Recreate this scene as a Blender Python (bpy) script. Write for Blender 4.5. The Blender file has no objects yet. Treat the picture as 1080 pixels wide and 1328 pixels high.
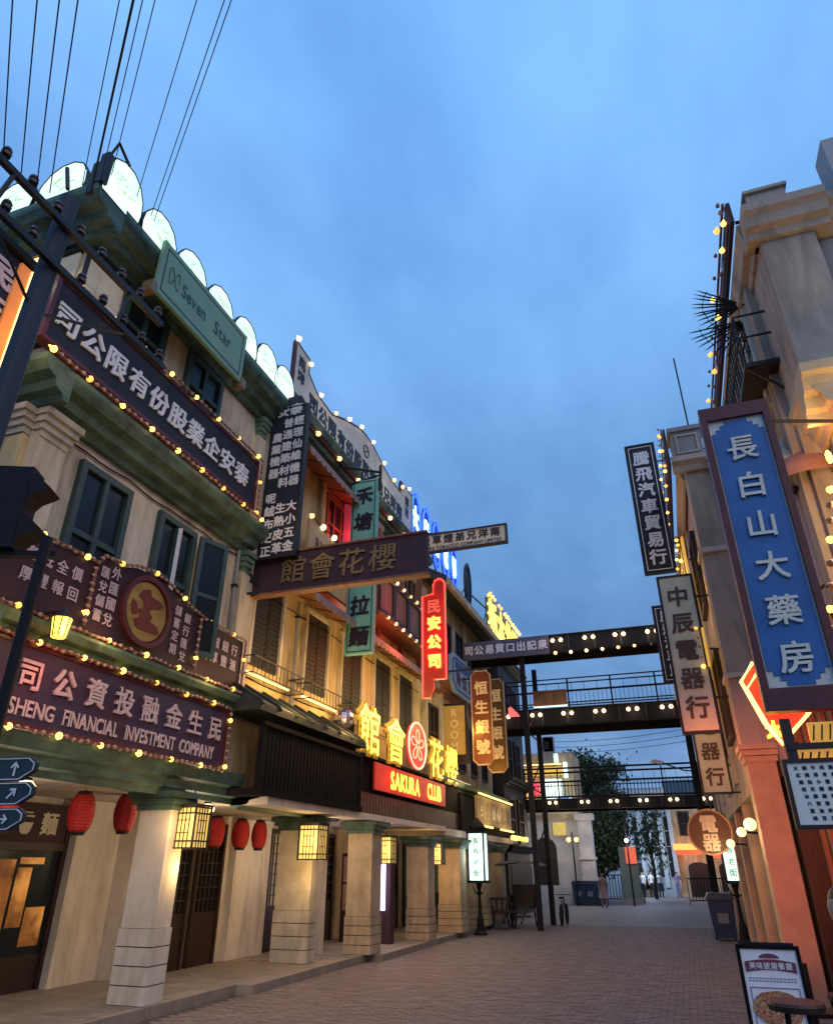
import bpy, math, random
from mathutils import Vector, Matrix
random.seed(7)
SC = bpy.context.scene
COL = SC.collection
R = math.radians

# ------------------------------------------------------------ camera
CAM_H = 1.9
PITCH, YAW = 27.278, 19.186
cam = bpy.data.cameras.new('camera'); camo = bpy.data.objects.new('camera', cam)
COL.objects.link(camo)
cam.sensor_fit = 'VERTICAL'; cam.sensor_height = 24.0; cam.lens = 24.0 * 894 / 1328
cam.clip_start = 0.05; cam.clip_end = 2000
camo.location = (0, 0, CAM_H); camo.rotation_euler = (R(90 + PITCH), 0, R(YAW))
SC.camera = camo

# ------------------------------------------------------------ sky, sun, exposure
SC.view_settings.view_transform = 'Standard'; SC.view_settings.look = 'None'
SC.view_settings.gamma = 1.0; SC.view_settings.use_curve_mapping = False
SC.view_settings.exposure = 0.18
SUN_EL, SUN_ROT = R(-1.5), R(-125)
world = bpy.data.worlds.new("World"); SC.world = world; world.use_nodes = True
nt = world.node_tree; N = nt.nodes; LK = nt.links; N.clear()
out = N.new('ShaderNodeOutputWorld'); bg = N.new('ShaderNodeBackground')
sky = N.new('ShaderNodeTexSky'); sky.sky_type = 'NISHITA'; sky.sun_disc = False
sky.sun_elevation = R(3.0); sky.sun_rotation = SUN_ROT
sky.air_density = 1.6; sky.dust_density = 0.4; sky.ozone_density = 6.0
tc = N.new('ShaderNodeTexCoord'); sep = N.new('ShaderNodeSeparateXYZ')
LK.new(tc.outputs['Generated'], sep.inputs[0])
# cloud deck: project the direction on a plane overhead
dv = N.new('ShaderNodeVectorMath'); dv.operation = 'DIVIDE'
mx = N.new('ShaderNodeMath'); mx.operation = 'MAXIMUM'; mx.inputs[1].default_value = 0.06
ad = N.new('ShaderNodeMath'); ad.operation = 'ADD'; ad.inputs[1].default_value = 0.12
LK.new(sep.outputs[2], mx.inputs[0]); LK.new(mx.outputs[0], ad.inputs[0])
cb = N.new('ShaderNodeCombineXYZ')
for i in range(3): LK.new(ad.outputs[0], cb.inputs[i])
LK.new(tc.outputs['Generated'], dv.inputs[0]); LK.new(cb.outputs[0], dv.inputs[1])
n1 = N.new('ShaderNodeTexNoise'); n1.inputs['Scale'].default_value = 1.5; n1.inputs['Detail'].default_value = 5
n1.inputs['Roughness'].default_value = 0.45; n1.inputs['Distortion'].default_value = 0.15
mp = N.new('ShaderNodeMapping'); mp.inputs['Location'].default_value = (3.1, 1.7, 0); mp.inputs['Scale'].default_value = (1.5, .8, 1)
LK.new(dv.outputs[0], mp.inputs[0]); LK.new(mp.outputs[0], n1.inputs['Vector'])
cr = N.new('ShaderNodeValToRGB')
cr.color_ramp.elements[0].position = 0.38; cr.color_ramp.elements[0].color = (0.70, 0.73, 0.80, 1)
cr.color_ramp.elements[1].position = 0.66; cr.color_ramp.elements[1].color = (1.24, 1.14, 1.07, 1)
n2 = N.new('ShaderNodeTexNoise'); n2.inputs['Scale'].default_value = 4.2; n2.inputs['Detail'].default_value = 6; n2.inputs['Roughness'].default_value = 0.55
LK.new(mp.outputs[0], n2.inputs['Vector'])
nm_ = N.new('ShaderNodeMix'); nm_.data_type = 'FLOAT'; nm_.inputs[0].default_value = 0.30
LK.new(n1.outputs[0], nm_.inputs[2]); LK.new(n2.outputs[0], nm_.inputs[3]); LK.new(nm_.outputs[0], cr.inputs[0])
# dusk blue of an overcast evening, deeper towards the horizon
gr = N.new('ShaderNodeMapRange'); gr.inputs[1].default_value = 0.0; gr.inputs[2].default_value = 0.85
LK.new(sep.outputs[2], gr.inputs[0])
gc = N.new('ShaderNodeValToRGB')
gc.color_ramp.elements[0].position = 0.0; gc.color_ramp.elements[0].color = (0.165, 0.29, 0.50, 1)
gc.color_ramp.elements[1].position = 1.0; gc.color_ramp.elements[1].color = (0.175, 0.415, 0.84, 1)
e = gc.color_ramp.elements.new(0.45); e.color = (0.115, 0.268, 0.53, 1)
LK.new(gr.outputs[0], gc.inputs[0])
ml = N.new('ShaderNodeMix'); ml.data_type = 'RGBA'; ml.blend_type = 'MULTIPLY'; ml.inputs[0].default_value = 1.0
LK.new(gc.outputs[0], ml.inputs[6]); LK.new(cr.outputs[0], ml.inputs[7])
# Background strength 0.1: the deck colour is scaled up to the sky's physical range, then blended with Nishita
sc10 = N.new('ShaderNodeVectorMath'); sc10.operation = 'SCALE'; sc10.inputs['Scale'].default_value = 12.8
LK.new(ml.outputs[2], sc10.inputs[0])
mix = N.new('ShaderNodeMix'); mix.data_type = 'RGBA'; mix.inputs[0].default_value = 0.88
LK.new(sky.outputs[0], mix.inputs[6]); LK.new(sc10.outputs[0], mix.inputs[7])
LK.new(mix.outputs[2], bg.inputs[0]); bg.inputs[1].default_value = 0.1
LK.new(bg.outputs[0], out.inputs[0])
sun_fill = bpy.data.lights.new('sun_fill', 'SUN'); sun_fill.energy = 0.8; sun_fill.angle = R(60); sun_fill.color = (1, .86, .74)  # warm soft fill added for facades lit by street lamps out of view
suno = bpy.data.objects.new('sun_fill', sun_fill); COL.objects.link(suno)
suno.rotation_euler = (R(58), 0, R(48))

# ------------------------------------------------------------ helpers
def at(u, v, X=None, Y=None, Z=None):
    """point of a real plane (X, Y or Z = const) seen at pixel u, v of the 1080x1328 photograph"""
    x = (u - 540) / 894; y = -(v - 664) / 894
    p, w = R(PITCH), R(YAW)
    d = Vector((x, math.cos(p) - y * math.sin(p), math.sin(p) + y * math.cos(p)))
    d = Vector((math.cos(w) * d.x - math.sin(w) * d.y, math.sin(w) * d.x + math.cos(w) * d.y, d.z))
    t = X / d.x if X is not None else Y / d.y if Y is not None else (Z - CAM_H) / d.z
    return Vector((0, 0, CAM_H)) + d * t

MATS = {}
def mat(name, col, rough=0.7, var=0.25, scale=3.0, bump=0.15, metal=0.0, emit=0.0, ecol=None, streak=0.0, fine=40, spec=0.4, sample=None, stain=None, drip=0.0):
    if name in MATS: return MATS[name]
    m = bpy.data.materials.new(name); m.use_nodes = True; MATS[name] = m
    n, l = m.node_tree.nodes, m.node_tree.links
    b = n['Principled BSDF']
    b.inputs['Roughness'].default_value = rough; b.inputs['Metallic'].default_value = metal
    b.inputs['Specular IOR Level'].default_value = spec
    c = (*col, 1)
    if var > 0:
        t = n.new('ShaderNodeTexCoord')
        src = t.outputs['Object']
        if streak:
            q = n.new('ShaderNodeMapping'); q.inputs['Scale'].default_value = (1, 1, streak); l.new(src, q.inputs[0]); src2 = q.outputs[0]
        else: src2 = src
        a = n.new('ShaderNodeTexNoise'); a.inputs['Scale'].default_value = scale; a.inputs['Detail'].default_value = 7; a.inputs['Roughness'].default_value = .62
        l.new(src2, a.inputs['Vector'])
        r = n.new('ShaderNodeValToRGB')
        lo = [v * (1 - var) for v in col]; hi = [min(1, v * (1 + var * .6)) for v in col]
        if stain: lo = list(stain)
        r.color_ramp.elements[0].position = .32; r.color_ramp.elements[0].color = (*lo, 1)
        r.color_ramp.elements[1].position = .66; r.color_ramp.elements[1].color = (*hi, 1)
        l.new(a.outputs[0], r.inputs[0]); l.new(r.outputs[0], b.inputs['Base Color'])
        if drip:
            q2 = n.new('ShaderNodeMapping'); q2.inputs['Scale'].default_value = (2.6, 2.6, .5); l.new(src, q2.inputs[0])
            d = n.new('ShaderNodeTexNoise'); d.inputs['Scale'].default_value = 1.3; d.inputs['Detail'].default_value = 5; d.inputs['Roughness'].default_value = .6; d.inputs['Distortion'].default_value = .6; l.new(q2.outputs[0], d.inputs['Vector'])
            p3 = n.new('ShaderNodeTexNoise'); p3.inputs['Scale'].default_value = .7; p3.inputs['Detail'].default_value = 3; l.new(src, p3.inputs['Vector'])
            mm = n.new('ShaderNodeMath'); mm.operation = 'MULTIPLY_ADD'; mm.inputs[1].default_value = .5; l.new(p3.outputs[0], mm.inputs[0]); l.new(d.outputs[0], mm.inputs[2])
            dr = n.new('ShaderNodeValToRGB'); dr.color_ramp.elements[0].position = .70; dr.color_ramp.elements[0].color = (1, 1, 1, 1); dr.color_ramp.elements[1].position = 1.0; k_ = 1 - drip; dr.color_ramp.elements[1].color = (k_, k_ * .96, k_ * .88, 1)
            l.new(mm.outputs[0], dr.inputs[0]); mu = n.new('ShaderNodeMix'); mu.data_type = 'RGBA'; mu.blend_type = 'MULTIPLY'; mu.inputs[0].default_value = 1
            l.new(r.outputs[0], mu.inputs[6]); l.new(dr.outputs[0], mu.inputs[7]); l.new(mu.outputs[2], b.inputs['Base Color'])
        if bump > 0:
            f = n.new('ShaderNodeTexNoise'); f.inputs['Scale'].default_value = fine; f.inputs['Detail'].default_value = 4
            l.new(src2, f.inputs['Vector'])
            bp = n.new('ShaderNodeBump'); bp.inputs['Strength'].default_value = bump; bp.inputs['Distance'].default_value = .02
            l.new(f.outputs[0], bp.inputs['Height']); l.new(bp.outputs[0], b.inputs['Normal'])
            rr = n.new('ShaderNodeMapRange'); rr.inputs[3].default_value = max(0, rough - .12); rr.inputs[4].default_value = min(1, rough + .12)
            l.new(a.outputs[0], rr.inputs[0]); l.new(rr.outputs[0], b.inputs['Roughness'])
    else: b.inputs['Base Color'].default_value = c
    if emit > 0:
        b.inputs['Emission Color'].default_value = (*(ecol or col), 1); b.inputs['Emission Strength'].default_value = emit
        if emit and sample is not True: m.cycles.emission_sampling = 'NONE' if sample is None else 'AUTO'
    return m

ROOT = {}
def origin_of(p):
    while p is not None and p.name not in ROOT: p = p.parent
    return ROOT[p.name] if p is not None else Vector((0, 0, 0))

def T(name, label, cat, loc=(0, 0, 0), group=None, rz=0):
    o = bpy.data.objects.new(name, None); COL.objects.link(o); o.location = loc
    o.empty_display_size = .2
    o['label'] = label; o['category'] = cat
    if group: o['group'] = group
    ROOT[o.name] = Vector(loc)
    return o

def tag(o, label=None, cat=None, group=None, kind=None):
    if label: o['label'] = label
    if cat: o['category'] = cat
    if group: o['group'] = group
    if kind: o['kind'] = kind
    return o

W3 = (Vector((0, 0, 0)), Vector((1, 0, 0)), Vector((0, 1, 0)), Vector((0, 0, 1)))
def FR_L(X, Y, Z):   # on the left side, facing the street (+X); a = along +Y, b = up, c = outwards
    return (Vector((X, Y, Z)), Vector((0, 1, 0)), Vector((0, 0, 1)), Vector((1, 0, 0)))
def FR_C(X, Y, Z):   # facing the camera end of the street (-Y); a = +X
    return (Vector((X, Y, Z)), Vector((1, 0, 0)), Vector((0, 0, 1)), Vector((0, -1, 0)))
def FR_R(X, Y, Z):   # on the right side, facing the street (-X); a = -Y
    return (Vector((X, Y, Z)), Vector((0, -1, 0)), Vector((0, 0, 1)), Vector((-1, 0, 0)))

class G:
    def __init__(s, fr=W3): s.v = []; s.f = []; s.fr = fr
    def P(s, a, b, c):
        o, r, u, n = s.fr; return o + r * a + u * b + n * c
    def box(s, a0, a1, b0, b1, c0, c1):
        k = len(s.v)
        for c in (c0, c1):
            for a, b in ((a0, b0), (a1, b0), (a1, b1), (a0, b1)): s.v.append(s.P(a, b, c))
        for q in ((0, 3, 2, 1), (4, 5, 6, 7), (0, 1, 5, 4), (1, 2, 6, 5), (2, 3, 7, 6), (3, 0, 4, 7)): s.f.append([k + i for i in q])
        return s
    def prism(s, pts, c0, c1):
        k = len(s.v); n = len(pts)
        for c in (c0, c1):
            for a, b in pts: s.v.append(s.P(a, b, c))
        s.f.append([k + i for i in range(n)][::-1]); s.f.append([k + n + i for i in range(n)])
        for i in range(n): j = (i + 1) % n; s.f.append([k + i, k + j, k + n + j, k + n + i])
        return s
    def ring(s, pts, inner, c0, c1):
        k = len(s.v); n = len(pts)
        for c in (c0, c1):
            for L in (pts, inner):
                for a, b in L: s.v.append(s.P(a, b, c))
        for i in range(n):
            j = (i + 1) % n
            s.f += [[k + 2*n + i, k + 2*n + j, k + 3*n + j, k + 3*n + i], [k + i, k + n + i, k + n + j, k + j],
                    [k + i, k + j, k + 2*n + j, k + 2*n + i], [k + n + i, k + 3*n + i, k + 3*n + j, k + n + j]]
        return s
    def profile(s, prof, a0, a1):
        """moulding: prof = list of (c outwards, b up), run along a"""
        k = len(s.v); n = len(prof)
        for a in (a0, a1):
            for c, b in prof: s.v.append(s.P(a, b, c))
        s.f.append([k + i for i in range(n)]); s.f.append([k + n + i for i in range(n)][::-1])
        for i in range(n): j = (i + 1) % n; s.f.append([k + i, k + n + i, k + n + j, k + j])
        return s
    def tube(s, pts, r, n=6, world=False, closed=False):
        P = [Vector(p) if world else s.P(*p) for p in pts]
        rs = r if isinstance(r, (list, tuple)) else [r] * len(P)
        k = len(s.v); m = len(P)
        for i, p in enumerate(P):
            if closed: d = P[(i + 1) % m] - P[i - 1]
            else: d = P[min(i + 1, m - 1)] - P[max(i - 1, 0)]
            d.normalize(); up = Vector((0, 0, 1)) if abs(d.z) < .9 else Vector((1, 0, 0))
            x = d.cross(up).normalized(); y = d.cross(x)
            for j in range(n):
                t = 2 * math.pi * j / n; s.v.append(p + (x * math.cos(t) + y * math.sin(t)) * rs[i])
        for i in range(m if closed else m - 1):
            i2 = (i + 1) % m
            for j in range(n):
                q = (j + 1) % n; s.f.append([k + i*n + j, k + i*n + q, k + i2*n + q, k + i2*n + j])
        if not closed:
            s.f.append([k + j for j in range(n)]); s.f.append([k + (m-1)*n + j for j in range(n)][::-1])
        return s
    def lathe(s, prof, n=12, at_=(0, 0, 0)):
        """prof = (radius, height); axis = u direction of the frame"""
        k = len(s.v); o = s.P(*at_); _, r, u, nn = s.fr
        for rad, h in prof:
            for j in range(n):
                t = 2 * math.pi * j / n; s.v.append(o + r * (rad * math.cos(t)) + nn * (rad * math.sin(t)) + u * h)
        for i in range(len(prof) - 1):
            for j in range(n):
                q = (j + 1) % n; s.f.append([k + i*n + j, k + i*n + q, k + (i+1)*n + q, k + (i+1)*n + j])
        s.f.append([k + j for j in range(n)][::-1]); s.f.append([k + (len(prof)-1)*n + j for j in range(n)])
        return s
    def build(s, name, m, parent=None, kind=None, smooth=False, local=False):
        off = Vector((0, 0, 0)) if (parent is None or local) else origin_of(parent)
        me = bpy.data.meshes.new(name); me.from_pydata([tuple(v - off) for v in s.v], [], s.f)
        import bmesh
        bm = bmesh.new(); bm.from_mesh(me); bmesh.ops.recalc_face_normals(bm, faces=bm.faces); bm.to_mesh(me); bm.free()
        if m: me.materials.append(m)
        if smooth:
            for p in me.polygons: p.use_smooth = True
        o = bpy.data.objects.new(name, me); COL.objects.link(o); o.parent = parent
        if kind: o['kind'] = kind
        return o

def inst(name, mesh, parent, p):
    o = bpy.data.objects.new(name, mesh); COL.objects.link(o); o.parent = parent; o.location = Vector(p) - origin_of(parent); return o
def copy_tree(o, loc=None, parent=None, label=None):
    c = o.copy(); COL.objects.link(c); c.parent = parent
    if loc is not None: c.location = loc; ROOT[c.name] = Vector(loc)
    if label: c['label'] = label
    for ch in list(o.children): copy_tree(ch, None, c)
    return c
def light(parent, p, power, col=(1, .62, .25), r=.12, name='lamp_light'):
    l = bpy.data.lights.new(name, 'POINT'); l.energy = power; l.color = col; l.shadow_soft_size = r
    o = bpy.data.objects.new(name, l); COL.objects.link(o); o.parent = parent; o.location = Vector(p) - origin_of(parent); return o

# glyph meshes straight from the font of Blender
GL = {}
def glyph(ch, outline=0.0):
    key = (ch, outline)
    if key in GL: return GL[key]
    cu = bpy.data.curves.new('g', 'FONT'); cu.body = ch; cu.resolution_u = 2 if outline else 3
    if outline: cu.fill_mode = 'NONE'; cu.bevel_depth = outline; cu.bevel_resolution = 0
    ob = bpy.data.objects.new('g', cu); COL.objects.link(ob)
    bpy.context.view_layer.update()
    me = bpy.data.meshes.new_from_object(ob.evaluated_get(bpy.context.evaluated_depsgraph_get()))
    V = [tuple(v.co) for v in me.vertices]; F = [tuple(p.vertices) for p in me.polygons]
    bpy.data.objects.remove(ob); bpy.data.meshes.remove(me)
    if V:
        x0, x1 = min(v[0] for v in V), max(v[0] for v in V); y0, y1 = min(v[1] for v in V), max(v[1] for v in V)
    else: x0 = x1 = y0 = y1 = 0
    GL[key] = (V, F, x0, x1, y0, y1); return GL[key]
def put_glyph(g, ch, a, b, size, bold=.02, sx=1.0, c=0.0, outline=0.0, depth=0.0, jit=0.0):
    """centre glyph ch on (a, b); size = height of a full CJK character"""
    V, F, x0, x1, y0, y1 = glyph(ch, outline)
    if not V: return
    cjk = ord(ch) > 0x2000
    cx = (x0 + x1) / 2; cy = .38 if cjk else .35
    s = size / (.92 if cjk else .72)
    offs = [(0, 0)] if (bold == 0 or outline) else [(-bold, -bold), (bold, bold), (-bold, bold), (bold, -bold)]
    for i, (dx, dy) in enumerate(offs):
        k = len(g.v); cc = c + i * .0012
        sl = jit
        for x, y, z in V: g.v.append(g.P(a + (x - cx + dx + sl * (y - cy)) * s * sx, b + (y - cy + dy) * s, cc + z * s * (1 if outline else 0)))
        g.f += [[k + j for j in f] for f in F]
        if depth and i < 4:
            k2 = len(g.v)
            for x, y, z in V: g.v.append(g.P(a + (x - cx + dx + sl * (y - cy)) * s * sx, b + (y - cy + dy) * s, cc - depth))
            ed = {}
            for f in F:
                for q in range(len(f)):
                    e_ = (f[q], f[(q + 1) % len(f)]); r_ = (e_[1], e_[0])
                    if r_ in ed: ed.pop(r_)
                    else: ed[e_] = 1
            g.f += [[k + p_, k2 + p_, k2 + q_, k + q_] for p_, q_ in ed]
def chars(parent, fr, text, m, a0, b0, da, db, size, bold=.022, sx=1.0, c=.012, depth=0.0, name='character', outline=0.0, join=False, jit=.0):
    g = G(fr)
    for i, ch in enumerate(text):
        if not join: g = G(fr)
        if ch == ' ': continue
        put_glyph(g, ch, a0 + da * i, b0 + db * i, size, bold, sx, c, outline, depth, jit)
        if not join: g.build(name, m, parent)
    if join: g.build('lettering', m, parent)
def latin(parent, fr, text, m, a0, a1, b, size, bold=.02, c=.012, depth=0.0):
    g = G(fr); x = 0; pos = []
    for ch in text:
        if ch == ' ': x += .30; continue
        V, F, x0, x1, y0, y1 = glyph(ch); w = x1 - x0; pos.append((ch, x + w / 2)); x += w + .10
    sc = (a1 - a0) / x
    s = size / .72
    for ch, p in pos: put_glyph(g, ch, a0 + p * sc, b, size, bold, sc / s, c, 0, depth)
    g.build('lettering', m, parent)

# ------------------------------------------------------------ materials
M = {}
M['plaster'] = mat('cream_plaster', (.60, .51, .39), .85, .22, 1.2, .35, streak=.45, stain=(.42, .34, .24), drip=.5)
M['plaster2'] = mat('yellow_plaster', (.60, .46, .24), .85, .22, 1.1, .35, streak=.45, stain=(.42, .30, .14), drip=.5)
M['plaster_w'] = mat('white_plaster', (.60, .54, .46), .8, .16, 1.4, .25, drip=.35)
M['plaster_r'] = mat('beige_plaster', (.42, .35, .29), .85, .2, 1.2, .3, streak=.4, drip=.5)
M['plaster_d'] = mat('grey_plaster', (.24, .235, .24), .85, .2, 1.2, .3, drip=.4)
M['stone'] = mat('pale_stone', (.50, .45, .36), .8, .25, 2.5, .45, drip=.35)
M['stone_d'] = mat('warm_stone', (.44, .34, .23), .8, .28, 2.2, .45, drip=.35)
M['green'] = mat('aged_green_cornice', (.070, .125, .095), .6, .5, 1.6, .3, streak=3.0, stain=(.02, .045, .038), drip=.6)
M['green_l'] = mat('pale_green_paint', (.12, .21, .15), .6, .4, 2.0, .25, streak=2, drip=.6)
M['win'] = mat('dark_green_window_paint', (.035, .065, .06), .5, .3, 4, .1)
M['glass'] = mat('dark_glass', (.012, .016, .018), .22, 0, spec=.28)
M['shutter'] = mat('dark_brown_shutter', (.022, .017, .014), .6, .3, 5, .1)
M['navy'] = mat('navy_board', (.010, .014, .030), .75, .3, 2.0, .08)
M['plum'] = mat('plum_board', (.036, .012, .018), .7, .35, 2.0, .08)
M['plum2'] = mat('violet_brown_board', (.042, .018, .032), .7, .3, 2.5, .08)
M['msboard'] = mat('blue_violet_board', (.026, .022, .055), .7, .4, .6, .08, stain=(.065, .014, .026))
M['letter'] = mat('pale_lettering', (.62, .62, .66), .5, .1, 8, .1)
M['letter_p'] = mat('pink_grey_lettering', (.56, .42, .44), .5, .15, 8, .1)
M['gold'] = mat('tarnished_gold', (.22, .15, .075), .45, .3, 10, .2, metal=.4)
M['black'] = mat('black_steel', (.008, .008, .011), .65, .3, 6, .1, spec=.2)
M['matte'] = mat('matte_black_paint', (.009, .008, .009), .9, .3, 4, .1, spec=.08)
M['iron'] = mat('dark_iron', (.013, .012, .013), .55, .3, 10, .15)
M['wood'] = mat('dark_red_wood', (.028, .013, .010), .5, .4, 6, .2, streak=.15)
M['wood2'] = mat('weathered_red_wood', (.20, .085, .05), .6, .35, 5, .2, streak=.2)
M['teal'] = mat('teal_sign_paint', (.15, .38, .33), .5, .15, 2.5, .08)
M['ivory'] = mat('ivory_sign_paint', (.50, .47, .36), .5, .15, 3, .08)
M['ink'] = mat('ink_lettering', (.015, .012, .025), .5, 0)
M['blue'] = mat('bright_blue_sign', (.02, .12, .36), .42, .28, 1.6, .1)
M['maroon'] = mat('maroon_frame', (.085, .016, .022), .45, .3, 4, .1)
M['silver'] = mat('silver_lettering', (.60, .59, .55), .4, .12, 12, .2)
M['red'] = mat('red_lantern_cloth', (.42, .018, .018), .6, .2, 8, .1)
M['pave'] = mat('paver_brick', (.13, .095, .095), .7, .45, 1.2, .3, stain=(.075, .058, .062), fine=60)
M['joint'] = mat('paving_joint', (.06, .05, .05), .9, .3, 3, .3)
M['kerb'] = mat('kerb_granite', (.25, .21, .17), .75, .25, 3, .3)
M['socket'] = mat('bulb_socket', (.18, .05, .03), .5, .2, 10, 0)
M['bulb'] = mat('lit_amber_bulb', (1, .75, .25), .4, 0, emit=3.0, ecol=(1, .60, .10))
M['bulb_w'] = mat('lit_warm_white_bulb', (1, .85, .6), .4, 0, emit=3.2, ecol=(1, .68, .34))
M['bulb2'] = mat('weaker_amber_bulb', (1, .75, .25), .4, 0, emit=1.3, ecol=(1, .48, .07))
M['bulb_w2'] = mat('weaker_warm_white_bulb', (1, .85, .6), .4, 0, emit=1.5, ecol=(1, .58, .24))
M['bulb_d'] = mat('unlit_bulb_glass', (.36, .25, .20), .25, 0)
M['neon_y'] = mat('yellow_neon', (1, .8, .2), .4, 0, emit=1.9, ecol=(1, .72, .07))
M['neon_w'] = mat('warm_white_neon', (1, .9, .5), .4, 0, emit=2.6, ecol=(1, .64, .16))
M['neon_r'] = mat('red_neon', (1, .05, .05), .4, 0, emit=2.4, ecol=(1, .045, .035))
M['neon_o'] = mat('orange_neon', (1, .4, .05), .4, 0, emit=4.0, ecol=(1, .36, .04))
M['neon_b'] = mat('blue_neon', (.1, .2, 1), .4, 0, emit=2.6, ecol=(.02, .07, 1))
M['neon_bw'] = mat('pale_blue_neon', (.5, .8, 1), .4, 0, emit=3.0, ecol=(.30, .66, 1))
M['led'] = mat('violet_white_led', (.6, .6, 1), .4, 0, emit=4.0, ecol=(.5, .45, 1))
M['disc'] = mat('lit_pale_green_disc', (.6, .8, .7), .5, .0, emit=.95, ecol=(.62, 1.0, .78))
_n, _l = M['disc'].node_tree.nodes, M['disc'].node_tree.links
_t = _n.new('ShaderNodeTexCoord'); _a = _n.new('ShaderNodeTexNoise'); _a.inputs['Scale'].default_value = 2.6; _a.inputs['Detail'].default_value = 3
_r = _n.new('ShaderNodeValToRGB'); _r.color_ramp.elements[0].position = .35; _r.color_ramp.elements[0].color = (.58, .95, .68, 1); _r.color_ramp.elements[1].position = .6; _r.color_ramp.elements[1].color = (.80, 1, .90, 1)
_l.new(_t.outputs['Object'], _a.inputs['Vector']); _l.new(_a.outputs[0], _r.inputs[0]); _l.new(_r.outputs[0], _n['Principled BSDF'].inputs['Emission Color'])
M['paper'] = mat('lit_lantern_paper', (.7, .55, .25), .6, 0, emit=.75, ecol=(1, .60, .13))
M['lampwhite'] = mat('lit_white_lamp_panel', (.7, .9, .85), .5, 0, emit=1.0, ecol=(.68, 1, .88))
M['goldpanel'] = mat('lit_gold_panel', (.5, .33, .06), .5, .2, 3, .05, emit=.5, ecol=(1, .55, .08))
# ------------------------------------------------------------ ground and street
g = G(); g.box(-150, 150, -40, 260, -.5, -.006); tag(g.build('ground', M['joint']), kind='structure')
g = G(); g.box(-7.3, 2.35, -30, 30, -.03, 0.0); street = tag(g.build('street', M['joint']), kind='structure')
mf = mat('far_brick_paving', (.13, .115, .115), .7, .3, 1.5, .3)
b_ = mf.node_tree.nodes; l_ = mf.node_tree.links
br = b_.new('ShaderNodeTexBrick'); br.inputs['Scale'].default_value = 3.4; br.inputs['Mortar Size'].default_value = .03
br.inputs['Color1'].default_value = (.235, .215, .215, 1); br.inputs['Color2'].default_value = (.19, .178, .182, 1); br.inputs['Mortar'].default_value = (.06, .055, .055, 1)
tcx = b_.new('ShaderNodeTexCoord'); l_.new(tcx.outputs['Object'], br.inputs['Vector']); l_.new(br.outputs[0], b_['Principled BSDF'].inputs['Base Color'])
g = G(); g.box(-30, 30, 30.001, 110, -.03, 0.004); tag(g.build('far_street', mf), kind='structure')
# pavers: the nearest ones single, the others joined
PW, PL, JT = .21, .105, .010
protos = []
for k in range(3):
    pg = G(); h = .012
    pg.box(-PW/2 + JT/2, PW/2 - JT/2, -PL/2 + JT/2, PL/2 - JT/2, -.01, h)
    protos.append(pg.build('paver', [mat('paver_brick_%s' % n_, c_, .68, .35, 3.0, .3, fine=60) for n_, c_ in (('red', (.165, .124, .121)), ('brown', (.148, .122, .121)), ('grey', (.160, .144, .147)))][k], street))
stuff = [G(), G(), G()]
cand = []
y = 9.6; row = 0
while y < 30 - PL:
    x = -7.2 + (PW / 2 if row % 2 else 0)
    while x < 1.9:
        cand.append((x, y, row)); x += PW
    y += PL; row += 1
near = set()
vis = [(c, -c[1]) for c in cand if -7.0 < c[0] < .5 and 10.9 < c[1] < 11.6]
for c, _ in vis[:300]: near.add(c)
first = [True] * 3
for c in cand:
    wave = math.sin(c[0] * .7 + 1) + math.sin(c[1] * .5)
    k = 0 if random.random() < .42 + .08 * wave else (1 if random.random() < .6 else 2)
    dz = random.uniform(-.003, .003)
    if c in near:
        if first[k]: o = protos[k]; first[k] = False
        else: o = protos[k].copy(); COL.objects.link(o)
        o.location = (c[0], c[1], dz)
    else:
        gg = stuff[k]; q = len(gg.v); hx, hy = PW/2 - JT/2, PL/2 - JT/2
        x0, y0 = c[0], c[1]; z = .012 + dz
        for sx_, sy_, zz in ((-1,-1,z),(1,-1,z),(1,1,z),(-1,1,z),(-1,-1,-.002),(1,-1,-.002),(1,1,-.002),(-1,1,-.002)): gg.v.append(Vector((x0 + sx_*hx, y0 + sy_*hy, zz)))
        gg.f += [[q,q+1,q+2,q+3],[q,q+4,q+5,q+1],[q+1,q+5,q+6,q+2],[q+2,q+6,q+7,q+3],[q+3,q+7,q+4,q]]
for k in range(3):
    if first[k]: bpy.data.objects.remove(protos[k])
    stuff[k].build('paver_field', protos[k].data.materials[0] if not first[k] else M['pave'], street, kind='stuff')
# raised pavement on the left with kerb stones
g = G(); g.box(-12, -7.62, -10, 12.2, -.02, .14); g.box(-12, -7.30, 12.2, 17.2, -.02, .14); g.box(-12, -6.95, 17.2, 33, -.02, .14)
walk = tag(g.build('pavement', M['kerb']), kind='structure')
for (xa, y0, y1) in ((-7.62, 4, 12.2), (-7.30, 12.2, 17.2), (-6.95, 17.2, 33)):
    y = y0
    while y < y1 - .1:
        e_ = min(y + 1.0, y1); g = G(); g.box(xa, xa + .16, y + .006, e_ - .006, -.02, .15 + random.uniform(-.004, .004)); g.build('kerb_stone', M['kerb'], walk); y = e_
# pavement slabs
for (x0, x1, y0, y1) in ((-10.3, -7.64, 8.4, 12.2), (-10.3, -7.32, 12.2, 17.2), (-9.6, -6.97, 17.2, 26)):
    x = x0
    while x < x1 - .05:
        xe = min(x + .62, x1); y = y0
        while y < y1 - .05:
            ye = min(y + .62, y1); g = G(); g.box(x + .005, xe - .005, y + .005, ye - .005, .13, .148 + random.uniform(-.002, .002)); g.build('slab', M['kerb'], walk); y = ye
        x = xe

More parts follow.
